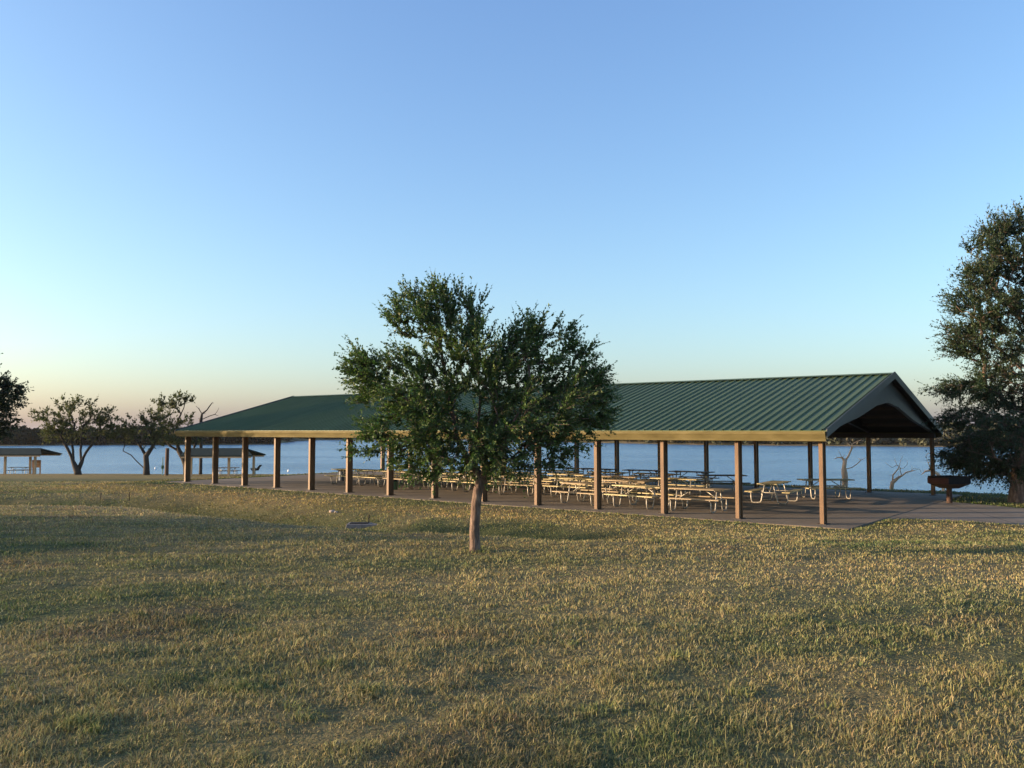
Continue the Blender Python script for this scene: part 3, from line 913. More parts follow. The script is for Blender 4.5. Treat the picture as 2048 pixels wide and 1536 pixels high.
def shore_trees():
    # V-stemmed tree left of the empty water gap
    b = hit(156, 949.5); Yt = b.y
    T = lambda px, py, dy=0: at(px, py, Yt + dy)
    base = Vector((b.x, b.y, b.z - 0.15))
    stems = [[base, T(155, 943)], [T(155, 943), T(147, 925), T(138, 903), T(128, 885), T(115, 860, -.5)], [T(147, 925), T(146, 900), T(142, 880, .5), T(150, 850, .5)],
             [T(155, 943), T(163, 925, .3), T(172, 905, .3), T(185, 888, .3), T(200, 860, .3)], [T(163, 925), T(161, 900, .5), T(165, 870, .8)]]
    lobes = [(90, 835, 22, 16, 0, 12), (105, 850, 32, 20, -.6, 18), (135, 815, 22, 14, .3, 12), (150, 830, 38, 22, -.4, 24), (165, 808, 24, 10, 0, 10), (120, 868, 40, 14, .6, 18), (170, 860, 42, 18, .5, 22),
             (195, 835, 30, 18, 0, 18), (215, 840, 26, 20, 0, 14), (205, 870, 28, 12, -.6, 12), (145, 858, 40, 18, 0, 14), (228, 860, 14, 14, 0, 5)]
    tree('shore_tree', 'sparse V-stemmed tree on the shore nearest the left shelter', base, stems, sample_lobes(lobes, Yt), 0.018, 0.30, M['bark_dark'], M['leaf_far'], SPARSE, 5, 0.75, 8, 0.24,
         group='sparse trees on the lake shore', step=0.5, wander=0.10, minlen=1.8, up=0.5)
    # second
    b = hit(293, 950); Yt = b.y
    base = Vector((b.x, b.y, b.z - 0.15))
    stems = [[base, T2(293, 930, Yt), T2(292, 912, Yt)], [T2(290, 945, Yt), T2(276, 925, Yt), T2(262, 910, Yt), T2(246, 902, Yt), T2(250, 888, Yt), T2(244, 868, Yt)],
             [T2(292, 912, Yt), T2(284, 898, Yt + .3), T2(272, 880, Yt + .5), T2(262, 860, Yt + .5)], [T2(292, 912, Yt), T2(303, 897, Yt), T2(312, 880, Yt), T2(318, 850, Yt)]]
    lobes = [(250, 855, 24, 16, 0, 12), (262, 872, 28, 12, .5, 11), (275, 845, 20, 14, 0, 10), (292, 872, 32, 16, -.6, 18), (310, 850, 26, 20, 0, 16), (318, 832, 22, 14, .3, 10), (240, 872, 16, 10, 0, 6), (330, 872, 24, 14, 0, 10)]
    tree('shore_tree', 'sparse tree with one low limb reaching left, beside the lone wooden post', base, stems, sample_lobes(lobes, Yt), 0.018, 0.28, M['bark_dark'], M['leaf_far'], SPARSE, 5, 0.70, 8, 0.24,
         group='sparse trees on the lake shore', step=0.5, wander=0.10, minlen=1.8, up=0.5)
    # third, behind the end column
    b = hit(374, 949); Yt = b.y
    base = Vector((b.x, b.y, b.z - 0.15))
    stems = [[base, T2(372, 930, Yt), T2(368, 918, Yt)], [T2(368, 918, Yt), T2(358, 902, Yt), T2(340, 892, Yt), T2(325, 870, Yt), T2(318, 830, Yt)],
             [T2(358, 902, Yt), T2(350, 870, Yt + .6), T2(356, 840, Yt + .6), T2(368, 815, Yt + .5)], [T2(370, 920, Yt), T2(386, 905, Yt), T2(392, 880, Yt), T2(400, 850, Yt)]]
    lobes = [(315, 810, 14, 14, 0, 7), (335, 815, 22, 16, 0, 12), (355, 802, 22, 12, .4, 11), (372, 800, 12, 10, .4, 6), (345, 840, 34, 20, -.6, 22), (330, 862, 32, 16, .5, 16), (368, 850, 28, 18, 0, 14), (375, 875, 30, 12, .4, 12), (350, 880, 34, 12, -.4, 14), (395, 868, 18, 14, 0, 6)]
    tree('shore_tree', 'taller sparse tree on the shore behind the end column of the pavilion', base, stems, sample_lobes(lobes, Yt), 0.018, 0.30, M['bark_dark'], M['leaf_far'], SPARSE, 5, 0.70, 8, 0.24,
         group='sparse trees on the lake shore', step=0.5, wander=0.10, minlen=1.8, up=0.5)
    # dead branchy snag between it and the roof
    Yt = b.y + 1.0
    x0 = at(402, 900, Yt).x
    base = Vector((x0, Yt, gz(x0, Yt) - 0.15))
    stems = [[base, T2(402, 900, Yt), T2(402, 840, Yt), T2(404, 828, Yt)], [T2(404, 828, Yt), T2(398, 818, Yt), T2(392, 812, Yt)], [T2(404, 828, Yt), T2(414, 820, Yt), T2(424, 806, Yt)]]
    tips = np.array([list(T2(*p, Yt)) for p in [(392, 812), (398, 815), (425, 804), (428, 806), (418, 812), (437, 832), (438, 815), (410, 836), (396, 836), (412, 826)]])
    tree('dead_tree', 'bare dead tree poking above the left end of the green roof', base, stems, tips, 0.022, 0.16, M['bark_dark'], None, [], 0, 0, 0, 0, step=0.4, wander=0.08, minlen=3.0)


def T2(px, py, Y):
    return at(px, py, Y)


def dead_trees():
    Yt = 44.0
    b = at(1689, 992, Yt)
    base = Vector((b.x, Yt, gz(b.x, Yt) - 0.1))
    T = lambda px, py, dy=0: at(px, py, Yt + dy)
    stems = [[base, T(1689, 980), T(1690, 955), T(1688, 935), T(1690, 922)], [T(1690, 922), T(1697, 912), T(1702, 900), T(1704, 888)], [T(1690, 926), T(1684, 915), T(1676, 915)], [T(1704, 890), T(1712, 884), T(1720, 881)]]
    tips = np.array([list(T(px, py, RNG.uniform(-.4, .4))) for px, py in [(1700, 884), (1694, 886), (1721, 880), (1728, 882), (1672, 913), (1668, 918), (1690, 910), (1716, 916), (1722, 920), (1734, 914), (1704, 935), (1680, 938), (1676, 900), (1712, 895)]])
    tree('dead_tree', 'pale sunlit dead tree seen under the gable through the pavilion', base, stems, tips, 0.012, 0.15, M['bark_pale'], None, [], 0, 0, 0, 0, step=0.2, wander=0.10, minlen=1.4)
    Yt2 = 43.0
    b = at(1783, 990, Yt2)
    base = Vector((b.x, Yt2, gz(b.x, Yt2) - 0.1))
    T = lambda px, py, dy=0: at(px, py, Yt2 + dy)
    stems = [[base, T(1783, 976), T(1785, 965)], [T(1785, 966), T(1797, 955), T(1812, 945), T(1832, 940)], [T(1784, 968), T(1786, 950), T(1796, 938)]]
    tips = np.array([list(T(px, py, RNG.uniform(-.6, .6))) for px, py in [(1836, 938), (1828, 936), (1818, 948), (1808, 936), (1800, 926), (1794, 930), (1790, 915), (1806, 912), (1814, 920), (1784, 935), (1778, 950), (1842, 944), (1803, 950), (1822, 930), (1796, 945), (1770, 925)]])
    tree('dead_tree', 'small bare leaning tree with branches fanning right, at the water behind the pavilion', base, stems, tips, 0.010, 0.10, M['bark_pale'], None, [], 0, 0, 0, 0, step=0.2, wander=0.10, minlen=0.5)
    Yt3 = 44.5
    b = at(1890, 990, Yt3)
    base = Vector((b.x, Yt3, gz(b.x, Yt3) - 0.1))
    T = lambda px, py, dy=0: at(px, py, Yt3 + dy)
    stems = [[base, T(1886, 965), T(1876, 948), T(1862, 940), T(1850, 943)], [T(1864, 941), T(1856, 925), T(1852, 912)]]
    tips = np.array([list(T(px, py, RNG.uniform(-.4, .4))) for px, py in [(1846, 946), (1850, 938), (1850, 910), (1858, 905), (1866, 922), (1870, 930), (1842, 950)]])
    tree('dead_tree', 'thin pinkish bare tree leaning left behind the far corner column', base, stems, tips, 0.010, 0.09, M['bark_pale'], None, [], 0, 0, 0, 0, step=0.2, wander=0.09, minlen=0.8)


def shade_trees():
    """park oaks standing left of the view: they throw the long shadows over the lawn"""
    b = Vector((0, 0, 0))
    stems = [[b, (0, 0, 1.6), (0.1, 0, 2.4)], [(0.1, 0, 2.4), (1.2, 0.3, 3.8), (2.2, .6, 5.2)], [(0.1, 0, 2.4), (-1.2, -.5, 3.9), (-2, -1, 5.4)], [(0.1, 0, 2.4), (0.2, 1.4, 4.2), (.2, 2, 6.)], [(.1, 0, 2.4), (.1, -1.3, 4.2), (0, -2, 6)]]
    n = 700
    d = RNG.normal(size=(n, 3)); d /= np.linalg.norm(d, axis=1)[:, None]
    tips = np.array([0, 0, 5.0]) + d * (RNG.uniform(0.3, 1, n) ** 0.5)[:, None] * np.array([4.0, 4.0, 2.8])
    lump = fbm(tips[:, 0] * 0.5 + 9, tips[:, 2] * 0.6 + tips[:, 1] * 0.4, 5, 2)
    tips = tips[lump > 0.40]
    root = tree('park_oak', 'broad park oak left of the view, nearest the camera of the shade oaks', b, stems, tips, 0.012, 0.26, M['bark'], M['leaf'], OAK, 5, 0.65, 9, 0.17, group='shade oaks left of the lawn', step=0.4, minlen=1.8)
    return root


lawn_tree()
right_tree()
edge_tree()
shore_trees()
dead_trees()
oak = shade_trees()
SHADE = [(-44, 15.4, 0.74, 0.3, None), (-47, 18.2, 0.76, 1.7, 'broad park oak left of the view, in the middle of the shade oaks'), (-43, 20.9, 0.72, 3.1, 'broad park oak left of the view, nearest the pavilion of the shade oaks')]
for i, (x_, y_, s_, r_, lb) in enumerate(SHADE):
    o = oak if i == 0 else copy_tree(oak)
    o.location = (x_, y_, gz(x_, y_) - 0.1); o.rotation_euler = (0, 0, r_); o.scale = (s_, s_, s_)
    if lb: o['label'] = lb


# ------------------------------------------------------------------ far woods (stuff)
def far_wood(name, label, px0, px1, n, h0, h1, off, cols, clump, dens=1.0):
    v = []; per = 150
    px = RNG.uniform(px0, px1, n)
    yf = np.interp(px, FAX, FAY) + RNG.uniform(off[0], off[1], n)
    x = (px - CX) / F * yf
    H = RNG.uniform(h0, h1, n) * (0.75 + 0.5 * vnoise(px * 0.02, px * 0, 3))
    Wd = H * RNG.uniform(0.42, 0.75, n)
    zg = ground(x, yf)
    d = RNG.normal(size=(n, per, 3)); d /= np.linalg.norm(d, axis=2)[..., None]
    rr = RNG.uniform(0.35, 1, (n, per)) ** 0.5
    p = d * rr[..., None] * np.stack([Wd, Wd, H * 0.5], 1)[:, None, :]
    p[..., 2] += (H * 0.52)[:, None]
    p += np.stack([x, yf, zg], 1)[:, None, :]
    p = p.reshape(-1, 3)
    m = len(p)
    a = RNG.normal(size=(m, 3)); a /= np.linalg.norm(a, axis=1)[:, None]
    b = RNG.normal(size=(m, 3)); b = np.cross(a, b); b /= np.linalg.norm(b, axis=1)[:, None]
    s = clump * RNG.uniform(0.5, 1.3, m)[:, None]
    v = np.stack([p - a * s, p + b * s * 0.7, p + a * s, p - b * s * 0.7], 1).reshape(-1, 3)
    f = np.arange(m * 4).reshape(-1, 4)
    cols = np.array(cols)
    c = cols[np.repeat(RNG.integers(0, len(cols), n), per)] * RNG.uniform(0.7, 1.35, m)[:, None]
    o = np_mesh(name, v, f, M['wood_far'], c)
    tag(o, label, 'woods', kind='stuff')


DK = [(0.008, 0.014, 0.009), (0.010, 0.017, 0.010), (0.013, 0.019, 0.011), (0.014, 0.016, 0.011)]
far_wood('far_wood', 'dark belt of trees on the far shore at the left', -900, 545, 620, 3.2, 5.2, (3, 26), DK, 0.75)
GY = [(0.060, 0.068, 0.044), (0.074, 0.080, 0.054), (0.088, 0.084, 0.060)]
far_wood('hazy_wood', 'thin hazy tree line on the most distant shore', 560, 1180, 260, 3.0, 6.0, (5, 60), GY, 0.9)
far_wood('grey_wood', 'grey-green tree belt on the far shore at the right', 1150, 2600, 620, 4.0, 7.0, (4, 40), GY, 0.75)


# ------------------------------------------------------------------ pavilion
def pavilion():
    root = empty('pavilion', st(0, 0, 0), 0, 'long open picnic pavilion with a green ribbed metal gable roof on brown columns', 'pavilion')
    EZ = Vector((0, 0, 1))
    OH, GO = 0.42, 0.30                # eave and gable overhang
    zf0, zf1 = 2.44, 2.73              # fascia bottom and top
    zr = 4.78                          # ridge
    half = WID / 2
    slope = (zr - zf1) / (half + OH)

    def add(mb, name, mat, **k):
        o = mb.build(name, mat, None, **k)
        shift_parent(o, root)
        return o

    cs = 0.19
    for row in (0, 1):
        for i in range(NCOL):
            p = st(i * SP, row * WID)
            h_ = 0.115 / 2; d_ = 0.30 / 2; f_ = 0.022; w_ = 0.008
            sec = [(-h_, -d_), (h_, -d_), (h_, -d_ + f_), (w_, -d_ + f_), (w_, d_ - f_), (h_, d_ - f_), (h_, d_), (-h_, d_), (-h_, d_ - f_), (-w_, d_ - f_), (-w_, -d_ + f_), (-h_, -d_ + f_)]
            mb = MB().prism([p + U * a + V * (b_ + (0.08 if row == 0 else -0.08)) + EZ * 0.03 for a, b_ in sec], EZ * (zf0 - 0.035))
            c = add(mb, 'column', M['column'])
            bp = MB().box(p + V * (0.08 if row == 0 else -0.08) + EZ * 0.023, 0.26, 0.42, 0.018, (U, V, EZ)).build('base_plate', M['purlin'])
            shift_parent(bp, root)
            bp.parent = c
    # roof slopes with ribs
    s0, s1 = -GO, LEN + GO
    ribs = np.arange(s0 + 0.12, s1 - 0.05, 0.305)
    for sgn in (0, 1):
        prof = [(s0, 0.0)]
        for r in ribs:
            prof += [(r - 0.036, 0.0), (r - 0.016, 0.042), (r + 0.016, 0.042), (r + 0.036, 0.0)]
        prof.append((s1, 0.0))
        t_e = -OH if sgn == 0 else WID + OH
        t_r = half
        mb = MB()
        n = len(prof)
        for (tt, zz) in ((t_e, zf1 + 0.02), (t_r, zr)):
            for (s, h) in prof: mb.v.append(st(s, tt, zz + h))
        for k in range(n - 1):
            mb.f.append((k, k + 1, n + k + 1, n + k))
        # underside
        b = len(mb.v)
        for (tt, zz) in ((t_e, zf1 - 0.02), (t_r, zr - 0.04)):
            for s in (s0, s1): mb.v.append(st(s, tt, zz))
        mb.f += [(b, b + 1, b + 3, b + 2)]
        mb.f += [(b, b + 1, n - 1, 0), (b, 0, n, b + 2), (b + 1, b + 3, 2 * n - 1, n - 1)]
        add(mb, 'roof_slope', M['roof'])
        # ceiling deck just under the roof sheet
        zc = lambda tt: zf1 + slope * (tt + OH if sgn == 0 else WID + OH - tt) - 0.05
        ta, tb = (-OH + 0.06, half - 0.004) if sgn == 0 else (half + 0.004, WID + OH - 0.06)
        mb = MB().hexa([st(s0 + 0.05, ta, zc(ta) - 0.03), st(s1 - 0.05, ta, zc(ta) - 0.03), st(s1 - 0.05, tb, zc(tb) - 0.03), st(s0 + 0.05, tb, zc(tb) - 0.03)],
                       [st(s0 + 0.05, ta, zc(ta)), st(s1 - 0.05, ta, zc(ta)), st(s1 - 0.05, tb, zc(tb)), st(s0 + 0.05, tb, zc(tb))])
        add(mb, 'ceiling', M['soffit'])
        # fascia / gutter along the eave
        te = t_e
        out = -1 if sgn == 0 else 1
        prof2 = [(0.0, zf0), (0.045 * out, zf0 + 0.0), (0.060 * out, zf0 + 0.05), (0.125 * out, zf1 - 0.12), (0.15 * out, zf1 - 0.085), (0.15 * out, zf1), (0.13 * out, zf1), (0.0, zf1 - 0.06)]
        ring = [st(s0 + 0.01, te + a * 0.8, z) for a, z in prof2]
        add(MB().prism(ring, U * (s1 - s0 - 0.02)), 'gutter', M['fascia'])
        # eave beam over the columns
        tb_ = 0.0 if sgn == 0 else WID
        add(MB().box(st(LEN / 2, tb_, zf0 + 0.08), LEN + 0.22, 0.16, 0.20, (U, V, EZ)), 'eave_beam', M['purlin'])
        # soffit board
        ts = (te + tb_) / 2
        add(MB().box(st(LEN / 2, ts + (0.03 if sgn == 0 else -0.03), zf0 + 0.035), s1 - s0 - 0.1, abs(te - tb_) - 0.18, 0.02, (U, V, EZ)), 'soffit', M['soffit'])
    # ridge cap
    zt = zr + 0.055
    ring = [st(s0 - 0.01, half - 0.22, zt - 0.22 * slope), st(s0 - 0.01, half, zt), st(s0 - 0.01, half + 0.22, zt - 0.22 * slope), st(s0 - 0.01, half, zt - 0.03)]
    add(MB().prism(ring, U * (s1 - s0 + 0.02)), 'ridge_cap', M['roof'])
    # rake trim at both gables
    for s, dr in ((s0 - 0.035, 1), (s1 + 0.005, 1)):
        for sgn in (0, 1):
            te = -OH - 0.06 if sgn == 0 else WID + OH + 0.06
            za = zf1 - 0.02
            ring = [st(s, te, za - 0.16), st(s, te, za + 0.085), st(s, half, zr + 0.085), st(s, half, zr - 0.17)]
            o = add(MB().prism(ring, U * 0.03), 'rake_trim', M['beam'])
    # tapered frames: one per column pair
    for i in range(NCOL):
        s = i * SP
        for sgn in (0, 1):
            tc = 0.0 if sgn == 0 else WID
            io = 1 if sgn == 0 else -1
            zz = lambda t_: zf1 - 0.10 + slope * (OH + (t_ if sgn == 0 else WID - t_))
            tm = half * 0.5 if sgn == 0 else WID - half * 0.5
            tq = half * 0.8 if sgn == 0 else WID - half * 0.8
            ring = [st(s - 0.07, tc - io * 0.1, zf0 + 0.19), st(s - 0.07, tc - io * 0.1, zz(tc)), st(s - 0.07, half, zz(half)), st(s - 0.07, half, 3.76), st(s - 0.07, tq, 3.62), st(s - 0.07, tm, 3.18)]
            add(MB().prism(ring, U * 0.14), 'rafter_beam', M['beam'] if i in (0, NCOL - 1) else M['purlin'])
    # purlins
    for k in range(1, 6):
        for sgn in (0, 1):
            t_ = half * k / 6 if sgn == 0 else WID - half * k / 6
            z_ = zf1 - 0.16 + slope * (OH + (t_ if sgn == 0 else WID - t_))
            for i in range(NCOL - 1):
                pass
            add(MB().box(st(LEN / 2, t_, z_ - 0.02), LEN + 0.1, 0.06, 0.12, (U, V, EZ)), 'purlin', M['purlin'])
    return root


pavilion()


# ------------------------------------------------------------------ picnic tables
def make_table(plank):
    root = empty('picnic_table', (0, 0, 0))
    L = 2.1
    mb = MB()
    for k in range(5):
        mb.box((0, -0.30 + 0.15 * k, 0.745), L, 0.14, 0.038)
    mb.build('tabletop', plank, root, bevel=0.004)
    for sy in (-1, 1):
        mb = MB()
        for k in (0, 1):
            mb.box((0, sy * (0.62 + 0.15 * k), 0.445), L, 0.14, 0.038)
        mb.build('seat', plank, root, bevel=0.004)
    r = 0.024
    for sx in (-1, 1):
        x = sx * 0.72
        mb = MB()
        # bent pipe loop: skid on the floor, legs, seat arms
        for sy in (-1, 1):
            mb.tube([(x, sy * 0.16, 0.72), (x, sy * 0.22, 0.45), (x, sy * 0.30, 0.10), (x, sy * 0.34, 0.04), (x, sy * 0.42, 0.024), (x, sy * 0.60, 0.024), (x, sy * 0.66, 0.06), (x, sy * 0.68, 0.18), (x, sy * 0.69, 0.418)], r, 7)
        mb.tube([(x, -0.78, 0.405), (x, 0.78, 0.405)], r, 7)
        mb.tube([(x, -0.33, 0.708), (x, 0.33, 0.708)], r, 7)
        mb.build('leg_frame', M['pipe'], root, smooth=True)
    for sx in (-1, 1):
        MB().tube([(sx * 0.72, 0, 0.405), (sx * 0.25, 0, 0.70)], 0.017, 6).build('brace', M['pipe'], root, smooth=True)
    return root


ORD = ['first', 'second', 'third', 'fourth', 'fifth', 'sixth', 'seventh', 'eighth', 'ninth']
AZ_U = math.atan2(U.y, U.x)
proto = make_table(M['plank']); proto_used = False
proto_b = make_table(M['plank_dark']); proto_b_used = False
proto_c = make_table(M['plank_mid']); proto_c_used = False
TB = 'picnic tables under the pavilion roof'


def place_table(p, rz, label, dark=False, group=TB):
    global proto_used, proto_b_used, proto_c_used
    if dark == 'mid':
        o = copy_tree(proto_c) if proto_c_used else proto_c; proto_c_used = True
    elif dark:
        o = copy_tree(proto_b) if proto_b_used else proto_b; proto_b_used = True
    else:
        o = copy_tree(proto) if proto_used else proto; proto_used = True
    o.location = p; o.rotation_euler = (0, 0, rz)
    tag(o, label, 'picnic table', group)
    return o


ROWS = [('nearest the lawn', 1.75, [4.75, 6.95, 9.4]),
        ('second back from the lawn', 4.1, [9.0, 11.5, 13.9, 16.2, 18.5, 20.8, 23.0, 25.1]),
        ('in the middle of the floor', 6.7, [8.2, 10.9, 13.5, 16.1, 18.7, 21.3, 23.8]),
        ('second from the lake side', 9.5, [10.6, 13.2, 15.8, 18.4, 21.0]),
        ('nearest the lake', 12.4, [10.2, 12.8, 15.4, 18.0])]
for nm, t, ss in ROWS:
    for k, s in enumerate(ss):
        place_table(st(s + random.uniform(-.15, .15), t + random.uniform(-.18, .18), 0.016), AZ_U + random.uniform(-.13, .13),
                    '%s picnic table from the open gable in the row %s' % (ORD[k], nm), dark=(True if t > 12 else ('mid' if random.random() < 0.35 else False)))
place_table(st(3.95, 6.6, 0.016), math.atan2(V.y, V.x) + 0.1, 'picnic table standing crosswise, its pale end facing the lawn, near the gable')
place_table(Vector((12.7, 34.6, 0.016)), 0.06, 'lone picnic table behind the corner column, in front of the pale dead tree')
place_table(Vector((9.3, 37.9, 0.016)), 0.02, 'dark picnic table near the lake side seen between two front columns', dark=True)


# bins on the floor
def bin_(name, p, mat, r, h, label):
    root = empty(name, p, 0, label, 'bin')
    mb = MB().tube([(0, 0, 0), (0, 0, 0.02), (0, 0, h * 0.33), (0, 0, h * 0.35), (0, 0, h * 0.66), (0, 0, h * 0.68), (0, 0, h)], [r * .96, r, r, r * 1.03, r * 1.03, r, r], 16)
    mb.build('drum', mat, root)
    mb = MB().tube([(0, 0, h), (0, 0, h + 0.02), (0, 0, h + 0.08)], [r * 1.05, r * 1.05, r * 0.7], 16)
    mb.build('lid', M['black_iron'], root)
    return root


bin_('rubbish_bin', at_z(685, 961, 0.016), M['blue_paint'], 0.22, 0.50, 'small dark blue rubbish drum left of the picnic tables')
bin_('rubbish_bin', at_z(788, 979, 0.016), M['green_paint'], 0.17, 0.38, 'small green rubbish drum beside a front column')


# ------------------------------------------------------------------ large pedestal grill by the path
def big_grill():
    b = at_z(1899, 1006, 0.0)
    b.z = min(0.0, gz(b.x, b.y)) - 0.01
    root = empty('barbecue_grill', b, 0, 'large rusty black pedestal barbecue grill beside the path under the tall tree', 'grill')
    zt = 1.10
    az = math.radians(18)
    ex = Vector((math.cos(az), math.sin(az), 0)); ey = Vector((-math.sin(az), math.cos(az), 0)); ez = Vector((0, 0, 1))
    L, W, H = 1.06, 1.02, 0.46
    P_ = lambda a, b_, z: ex * a + ey * b_ + ez * z
    zb = zt - H
    # firebox: sloping hopper floor, three full walls, low rusty front lip facing left
    def wall(pts, off, name, mat):
        return MB().prism(pts, off).build(name, mat, root)
    lo_, hi_ = zb + 0.20, zt
    hx, hy = L / 2, W / 2
    th = 0.02
    mb = MB()
    mb.hexa([P_(-hx * .45, -hy * .45, zb), P_(hx * .45, -hy * .45, zb), P_(hx * .45, hy * .45, zb), P_(-hx * .45, hy * .45, zb)],
            [P_(-hx, -hy, lo_ - .02), P_(hx, -hy, lo_ - .02), P_(hx, hy, lo_ - .02), P_(-hx, hy, lo_ - .02)])
    mb.build('hopper', M['dark_rust'], root)
    mb = MB()
    mb.prism([P_(hx - th, -hy, lo_ - .015), P_(hx, -hy, lo_ - .015), P_(hx, hy, lo_ - .015), P_(hx - th, hy, lo_ - .015)], ez * (hi_ - lo_ + .015))
    mb.prism([P_(-hx + th, hy - th, lo_ - .015), P_(hx - th, hy - th, lo_ - .015), P_(hx - th, hy, lo_ - .015), P_(-hx + th, hy, lo_ - .015)], ez * (hi_ - lo_ + .015))
    mb.prism([P_(-hx + th, -hy, lo_ - .015), P_(hx - th, -hy, lo_ - .015), P_(hx - th, -hy + th, lo_ - .015), P_(-hx + th, -hy + th, lo_ - .015)], ez * (hi_ - lo_ + .015))
    mb.build('firebox', M['black_iron'], root)
    mb = MB()
    mb.prism([P_(-hx, -hy, lo_ - .015), P_(-hx + th, -hy, lo_ - .015), P_(-hx + th, hy, lo_ - .015), P_(-hx, hy, lo_ - .015)], ez * 0.20)
    mb.build('front_lip', M['maroon'], root)
    mb = MB()
    mb.bar(P_(-hx + .01, -hy + .03, hi_ - .03), P_(-hx + .01, hy - .03, hi_ - .03), .03, .04)
    mb.build('top_rail', M['black_iron'], root)
    mb = MB()
    for k in range(13):
        a = -hx + 0.07 + k * (L - .14) / 12
        mb.tube([P_(a, -hy + .03, hi_ - .06), P_(a, hy - .03, hi_ - .06)], 0.008, 5)
    mb.build('grate', M['black_iron'], root)
    mb = MB()
    for s in (-1, 1):
        q = 0.18 * s
        mb.tube([P_(hx * .5 + q, -hy + .1, hi_ - .05), P_(hx * .5 + q, -hy + .1, hi_ + .07), P_(hx * .5 + q + .14 * s, -hy + .1, hi_ + .07), P_(hx * .5 + q + .14 * s, -hy + .1, hi_ - .05)], 0.012, 6)
    mb.build('grate_handle', M['black_iron'], root)
    mb = MB().tube([(0, 0, -0.1), (0, 0, zb + 0.02)], 0.10, 14)
    mb.build('post', M['dark_rust'], root, smooth=False)
    return root


big_grill()


# ------------------------------------------------------------------ small shelters on the shore
def shelter(name, px_posts, px_l, px_r, base_py, roof_py, label, Yd=2.6, ridge_py=None):
    b = hit((px_posts[0] + px_posts[-1]) / 2, base_py)
    Y0 = b.y
    root = empty(name, b, 0, label, 'shelter', 'small shelters on the shore')
    sc = Y0 / F
    zt = at(px_posts[0], roof_py, Y0).z - b.z
    for i, px in enumerate(px_posts):
        x = at(px, base_py, Y0).x - b.x
        dy = -Yd / 2 if i % 2 == 0 else Yd / 2
        x = x * (Y0 + dy) / Y0
        zz = gz(b.x + x, Y0 + dy) - b.z - 0.05
        MB().box((x, dy, (zt + zz) / 2), 0.20, 0.20, zt - zz).build('post', M['tan_wood'], root)
    xl = at(px_l, base_py, Y0).x - b.x; xr = at(px_r, base_py, Y0).x - b.x
    hw = Yd / 2 + 0.8
    rise = 0.62
    yr = 0.1
    ring = [(xl, -hw, zt), (xl, yr, zt + rise), (xl, hw, zt), (xl, hw, zt + 0.12), (xl, yr, zt + rise + 0.13), (xl, -hw, zt + 0.12)]
    mb = MB()
    # the right gable end rakes back like a hipped tip
    n = len(ring); b0 = 0
    inn = [1.3, 2.4, 1.3, 1.3, 2.4, 1.3]
    mb.v = [Vector(p) for p in ring] + [Vector((xr - (inn[k] if k in (1, 4) else 0.0) * 0.55, p[1], p[2])) for k, p in enumerate(ring)]
    for k in range(n):
        q = (k + 1) % n
        mb.f.append((k, q, n + q, n + k))
    mb.f += [(0, 1, 4, 5), (1, 2, 3, 4), (n, n + 5, n + 4, n + 1), (n + 1, n + 4, n + 3, n + 2)]
    mb.build('roof', M['shelter_roof'], root)
    for sy in (-1, 1):
        MB().box(((xl + xr) / 2, sy * (hw - 0.05), zt - 0.06), xr - xl - 0.3, 0.08, 0.13).build('fascia', M['tan_wood'], root)
    return root, b


sh1, b1 = shelter('picnic_shelter', [-55, -18, 24, 46, 84], -80, 103, 948, 910, 'small dark-roofed shelter on tan posts cut by the left edge of the photo')
sh2, b2 = shelter('picnic_shelter', [391, 423, 467, 498], 376, 518, 951, 912, 'small dark-roofed shelter by the water seen under the left end of the pavilion')


def set_table(px, py, label, dark=True):
    p = hit(px, py)
    return place_table(Vector((p.x, p.y, p.z + 0.0)), 0.05, label, dark, 'picnic tables under the shore shelters')


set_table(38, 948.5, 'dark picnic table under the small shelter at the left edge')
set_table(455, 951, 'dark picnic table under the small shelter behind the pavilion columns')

# notice board beside the left shelter
p = hit(73, 948)
nb = empty('notice_board', p, 0, 'orange wooden notice board on two legs by the left shelter', 'sign')
sc = p.y / F
for q in (-7, 7):
    MB().box((q * sc, 0, 0.72), 0.10, 0.10, 1.55).build('leg', M['orange_wood'], nb)
mb = MB().box((0, -0.08, 1.10), 17 * sc, 0.05, 15 * sc)
mb.build('board', M['orange_wood'], nb)
MB().box((0, -0.12, 1.10), 11 * sc, 0.02, 2.0 * sc).build('batten', M['tan_wood'], nb)

# lone post
p = hit(333, 951)
mb = MB().tube([(0, 0, -0.2), (0.01, 0, 1.0), (0.03, 0, 2.55), (0.03, 0, 2.62)], [0.19, 0.18, 0.17, 0.13], 12)
o = mb.build('wooden_post', M['post_wood']); o.location = p
tag(o, 'thick dark brown wooden post standing alone on the shore', 'post')
p = hit(325, 950)
pr = empty('pale_pole', p, 0, 'thin pale green pole beside the thick wooden post', 'pole')
MB().tube([(0, 0, -0.1), (0, 0, 1.75)], 0.06, 10).build('shaft', M['pale_paint'], pr)
MB().tube([(0, 0, 0.62), (0, 0, 0.95)], 0.13, 10).build('band', M['green_paint'], pr)


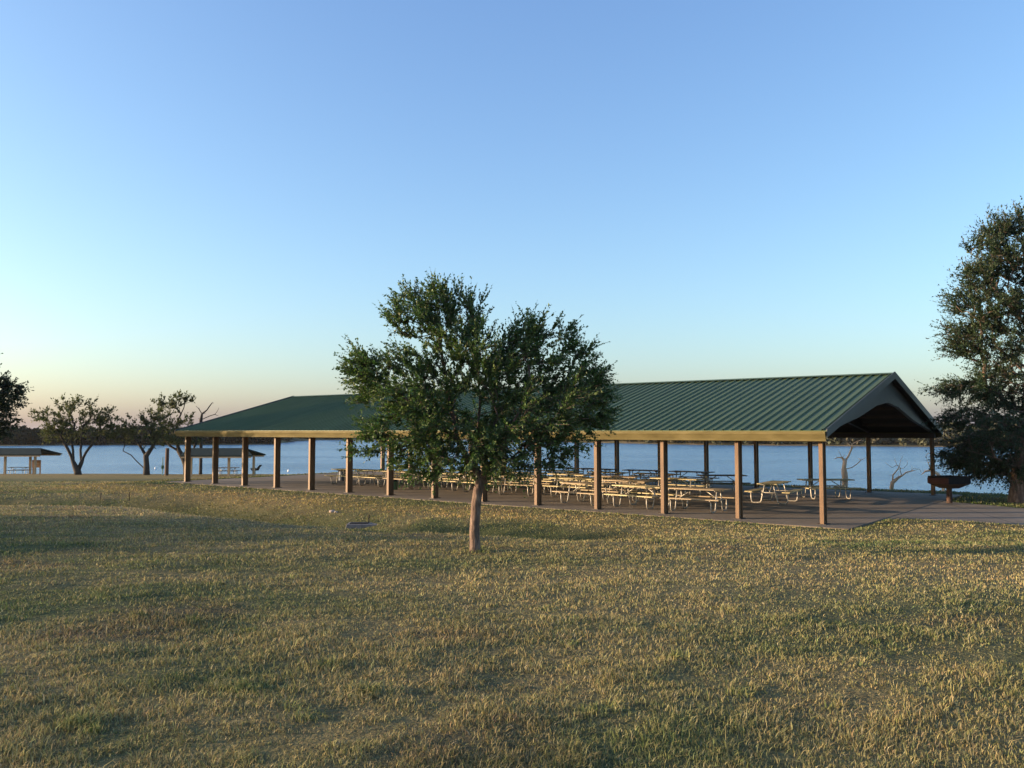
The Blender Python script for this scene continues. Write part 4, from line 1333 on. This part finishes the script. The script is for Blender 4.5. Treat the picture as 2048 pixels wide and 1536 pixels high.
# small grill by the second shelter
def small_grill():
    p = hit(510, 949.5)
    r = empty('barbecue_grill', p, math.radians(-12), 'small black park grill with raised lid beside the second shelter', 'grill')
    MB().tube([(0, 0, -0.1), (0, 0, 0.45)], 0.05, 10).build('post', M['black_iron'], r)
    mb = MB().hexa([(-.28, -.2, .42), (.28, -.2, .42), (.28, .2, .42), (-.28, .2, .42)], [(-.38, -.26, .66), (.38, -.26, .66), (.38, .26, .66), (-.38, .26, .66)])
    mb.build('firebox', M['black_iron'], r)
    mb = MB().bar((0.32, 0, .66), (0.62, 0, .98), .5, .05)
    mb.build('lid', M['black_iron'], r)
    MB().tube([(-.38, -.1, .64), (-.52, -.1, .64), (-.52, .1, .64), (-.38, .1, .64)], 0.015, 6).build('handle', M['black_iron'], r)


small_grill()


# ------------------------------------------------------------------ drain in the swale, stakes, stones, floats
def drain():
    p = hit(733, 1050)
    r = empty('storm_drain', p, math.radians(4), 'low grey concrete storm drain in the grassy dip left of the oak', 'drain')
    mb = MB().hexa([(-.62, -.35, -.15), (.60, -.38, -.15), (.62, .35, -.15), (-.60, .36, -.15)], [(-.58, -.30, .045), (.56, -.33, .04), (.58, .30, .05), (-.56, .32, .055)])
    mb.build('slab', M['concrete'], r, bevel=0.02)
    MB().box((-.22, -.02, .055), .55, .34, .022).build('grate', M['black_iron'], r)
    return r


drain()


def stake(px, py, h, label):
    p = hit(px, py)
    o = MB().tube([(0, 0, -0.1), (0.01, 0, h * .6), (0.015, 0.01, h)], 0.018, 7).build('metal_stake', M['black_iron'])
    o.location = p
    tag(o, label, 'stake', 'thin stakes in the lawn')


stake(737, 1047, 0.27, 'short thin dark stake beside the concrete storm drain')
stake(258, 1002, 0.36, 'thin dark stake in the lawn, nearer the pavilion of the far pair')
stake(201, 999, 0.28, 'thin short stake in the lawn, farther left of the far pair')


def rock(px, py, s, label):
    p = hit(px, py)
    import bmesh
    bm = bmesh.new(); bmesh.ops.create_icosphere(bm, subdivisions=3, radius=s)
    for v in bm.verts:
        n = 0.75 + 0.5 * float(vnoise(v.co.x / s * 1.7 + px, v.co.y / s * 1.7 + v.co.z / s, 5))
        v.co = Vector((v.co.x * n, v.co.y * n, v.co.z * n * 0.6))
    me = bpy.data.meshes.new('rock'); bm.to_mesh(me); bm.free(); me.materials.append(M['rock'])
    o = bpy.data.objects.new('rock', me); link(o); o.location = (p.x, p.y, p.z + s * 0.2)
    tag(o, label, 'rock')


rock(2041, 1000, 0.33, 'pale pinkish rock at the foot of the tall tree on the right')
rock(664, 1024.5, 0.10, 'small pale stone on the grass left of the dip')
rock(672, 1025.5, 0.07, 'tiny pale stone just right of the other stone in the grass')


def float_(px, py, label):
    p = at_z(px, py, LAKE_Z)
    r = empty('white_float', p, 0, label, 'float')
    MB().tube([(0, 0, -.1), (0, 0, 0.0), (0, 0, .16), (0, 0, .24), (0, 0, .26)], [.08, .13, .13, .07, .02], 12).build('body', M['white_paint'], r)


float_(577, 943, 'small white float on the water between two left columns of the pavilion')
float_(311, 938, 'small white float on the water left of the lone post')


# ------------------------------------------------------------------ air
hz = MB().box((0, 1550, 5.0), 5400, 3700, 19.4)
mh = bpy.data.materials.new('thin_evening_haze'); mh.use_nodes = True
for n_ in list(mh.node_tree.nodes):
    if n_.type == 'BSDF_PRINCIPLED': mh.node_tree.nodes.remove(n_)
pv = mh.node_tree.nodes.new('ShaderNodeVolumePrincipled')
pv.inputs['Color'].default_value = (0.80, 0.84, 0.88, 1)
pv.inputs['Density'].default_value = 0.00007
mh.node_tree.links.new(pv.outputs['Volume'], mh.node_tree.nodes['Material Output'].inputs['Volume'])
tag(hz.build('haze', mh), 'thin evening haze over the lake and park', 'haze', kind='stuff')
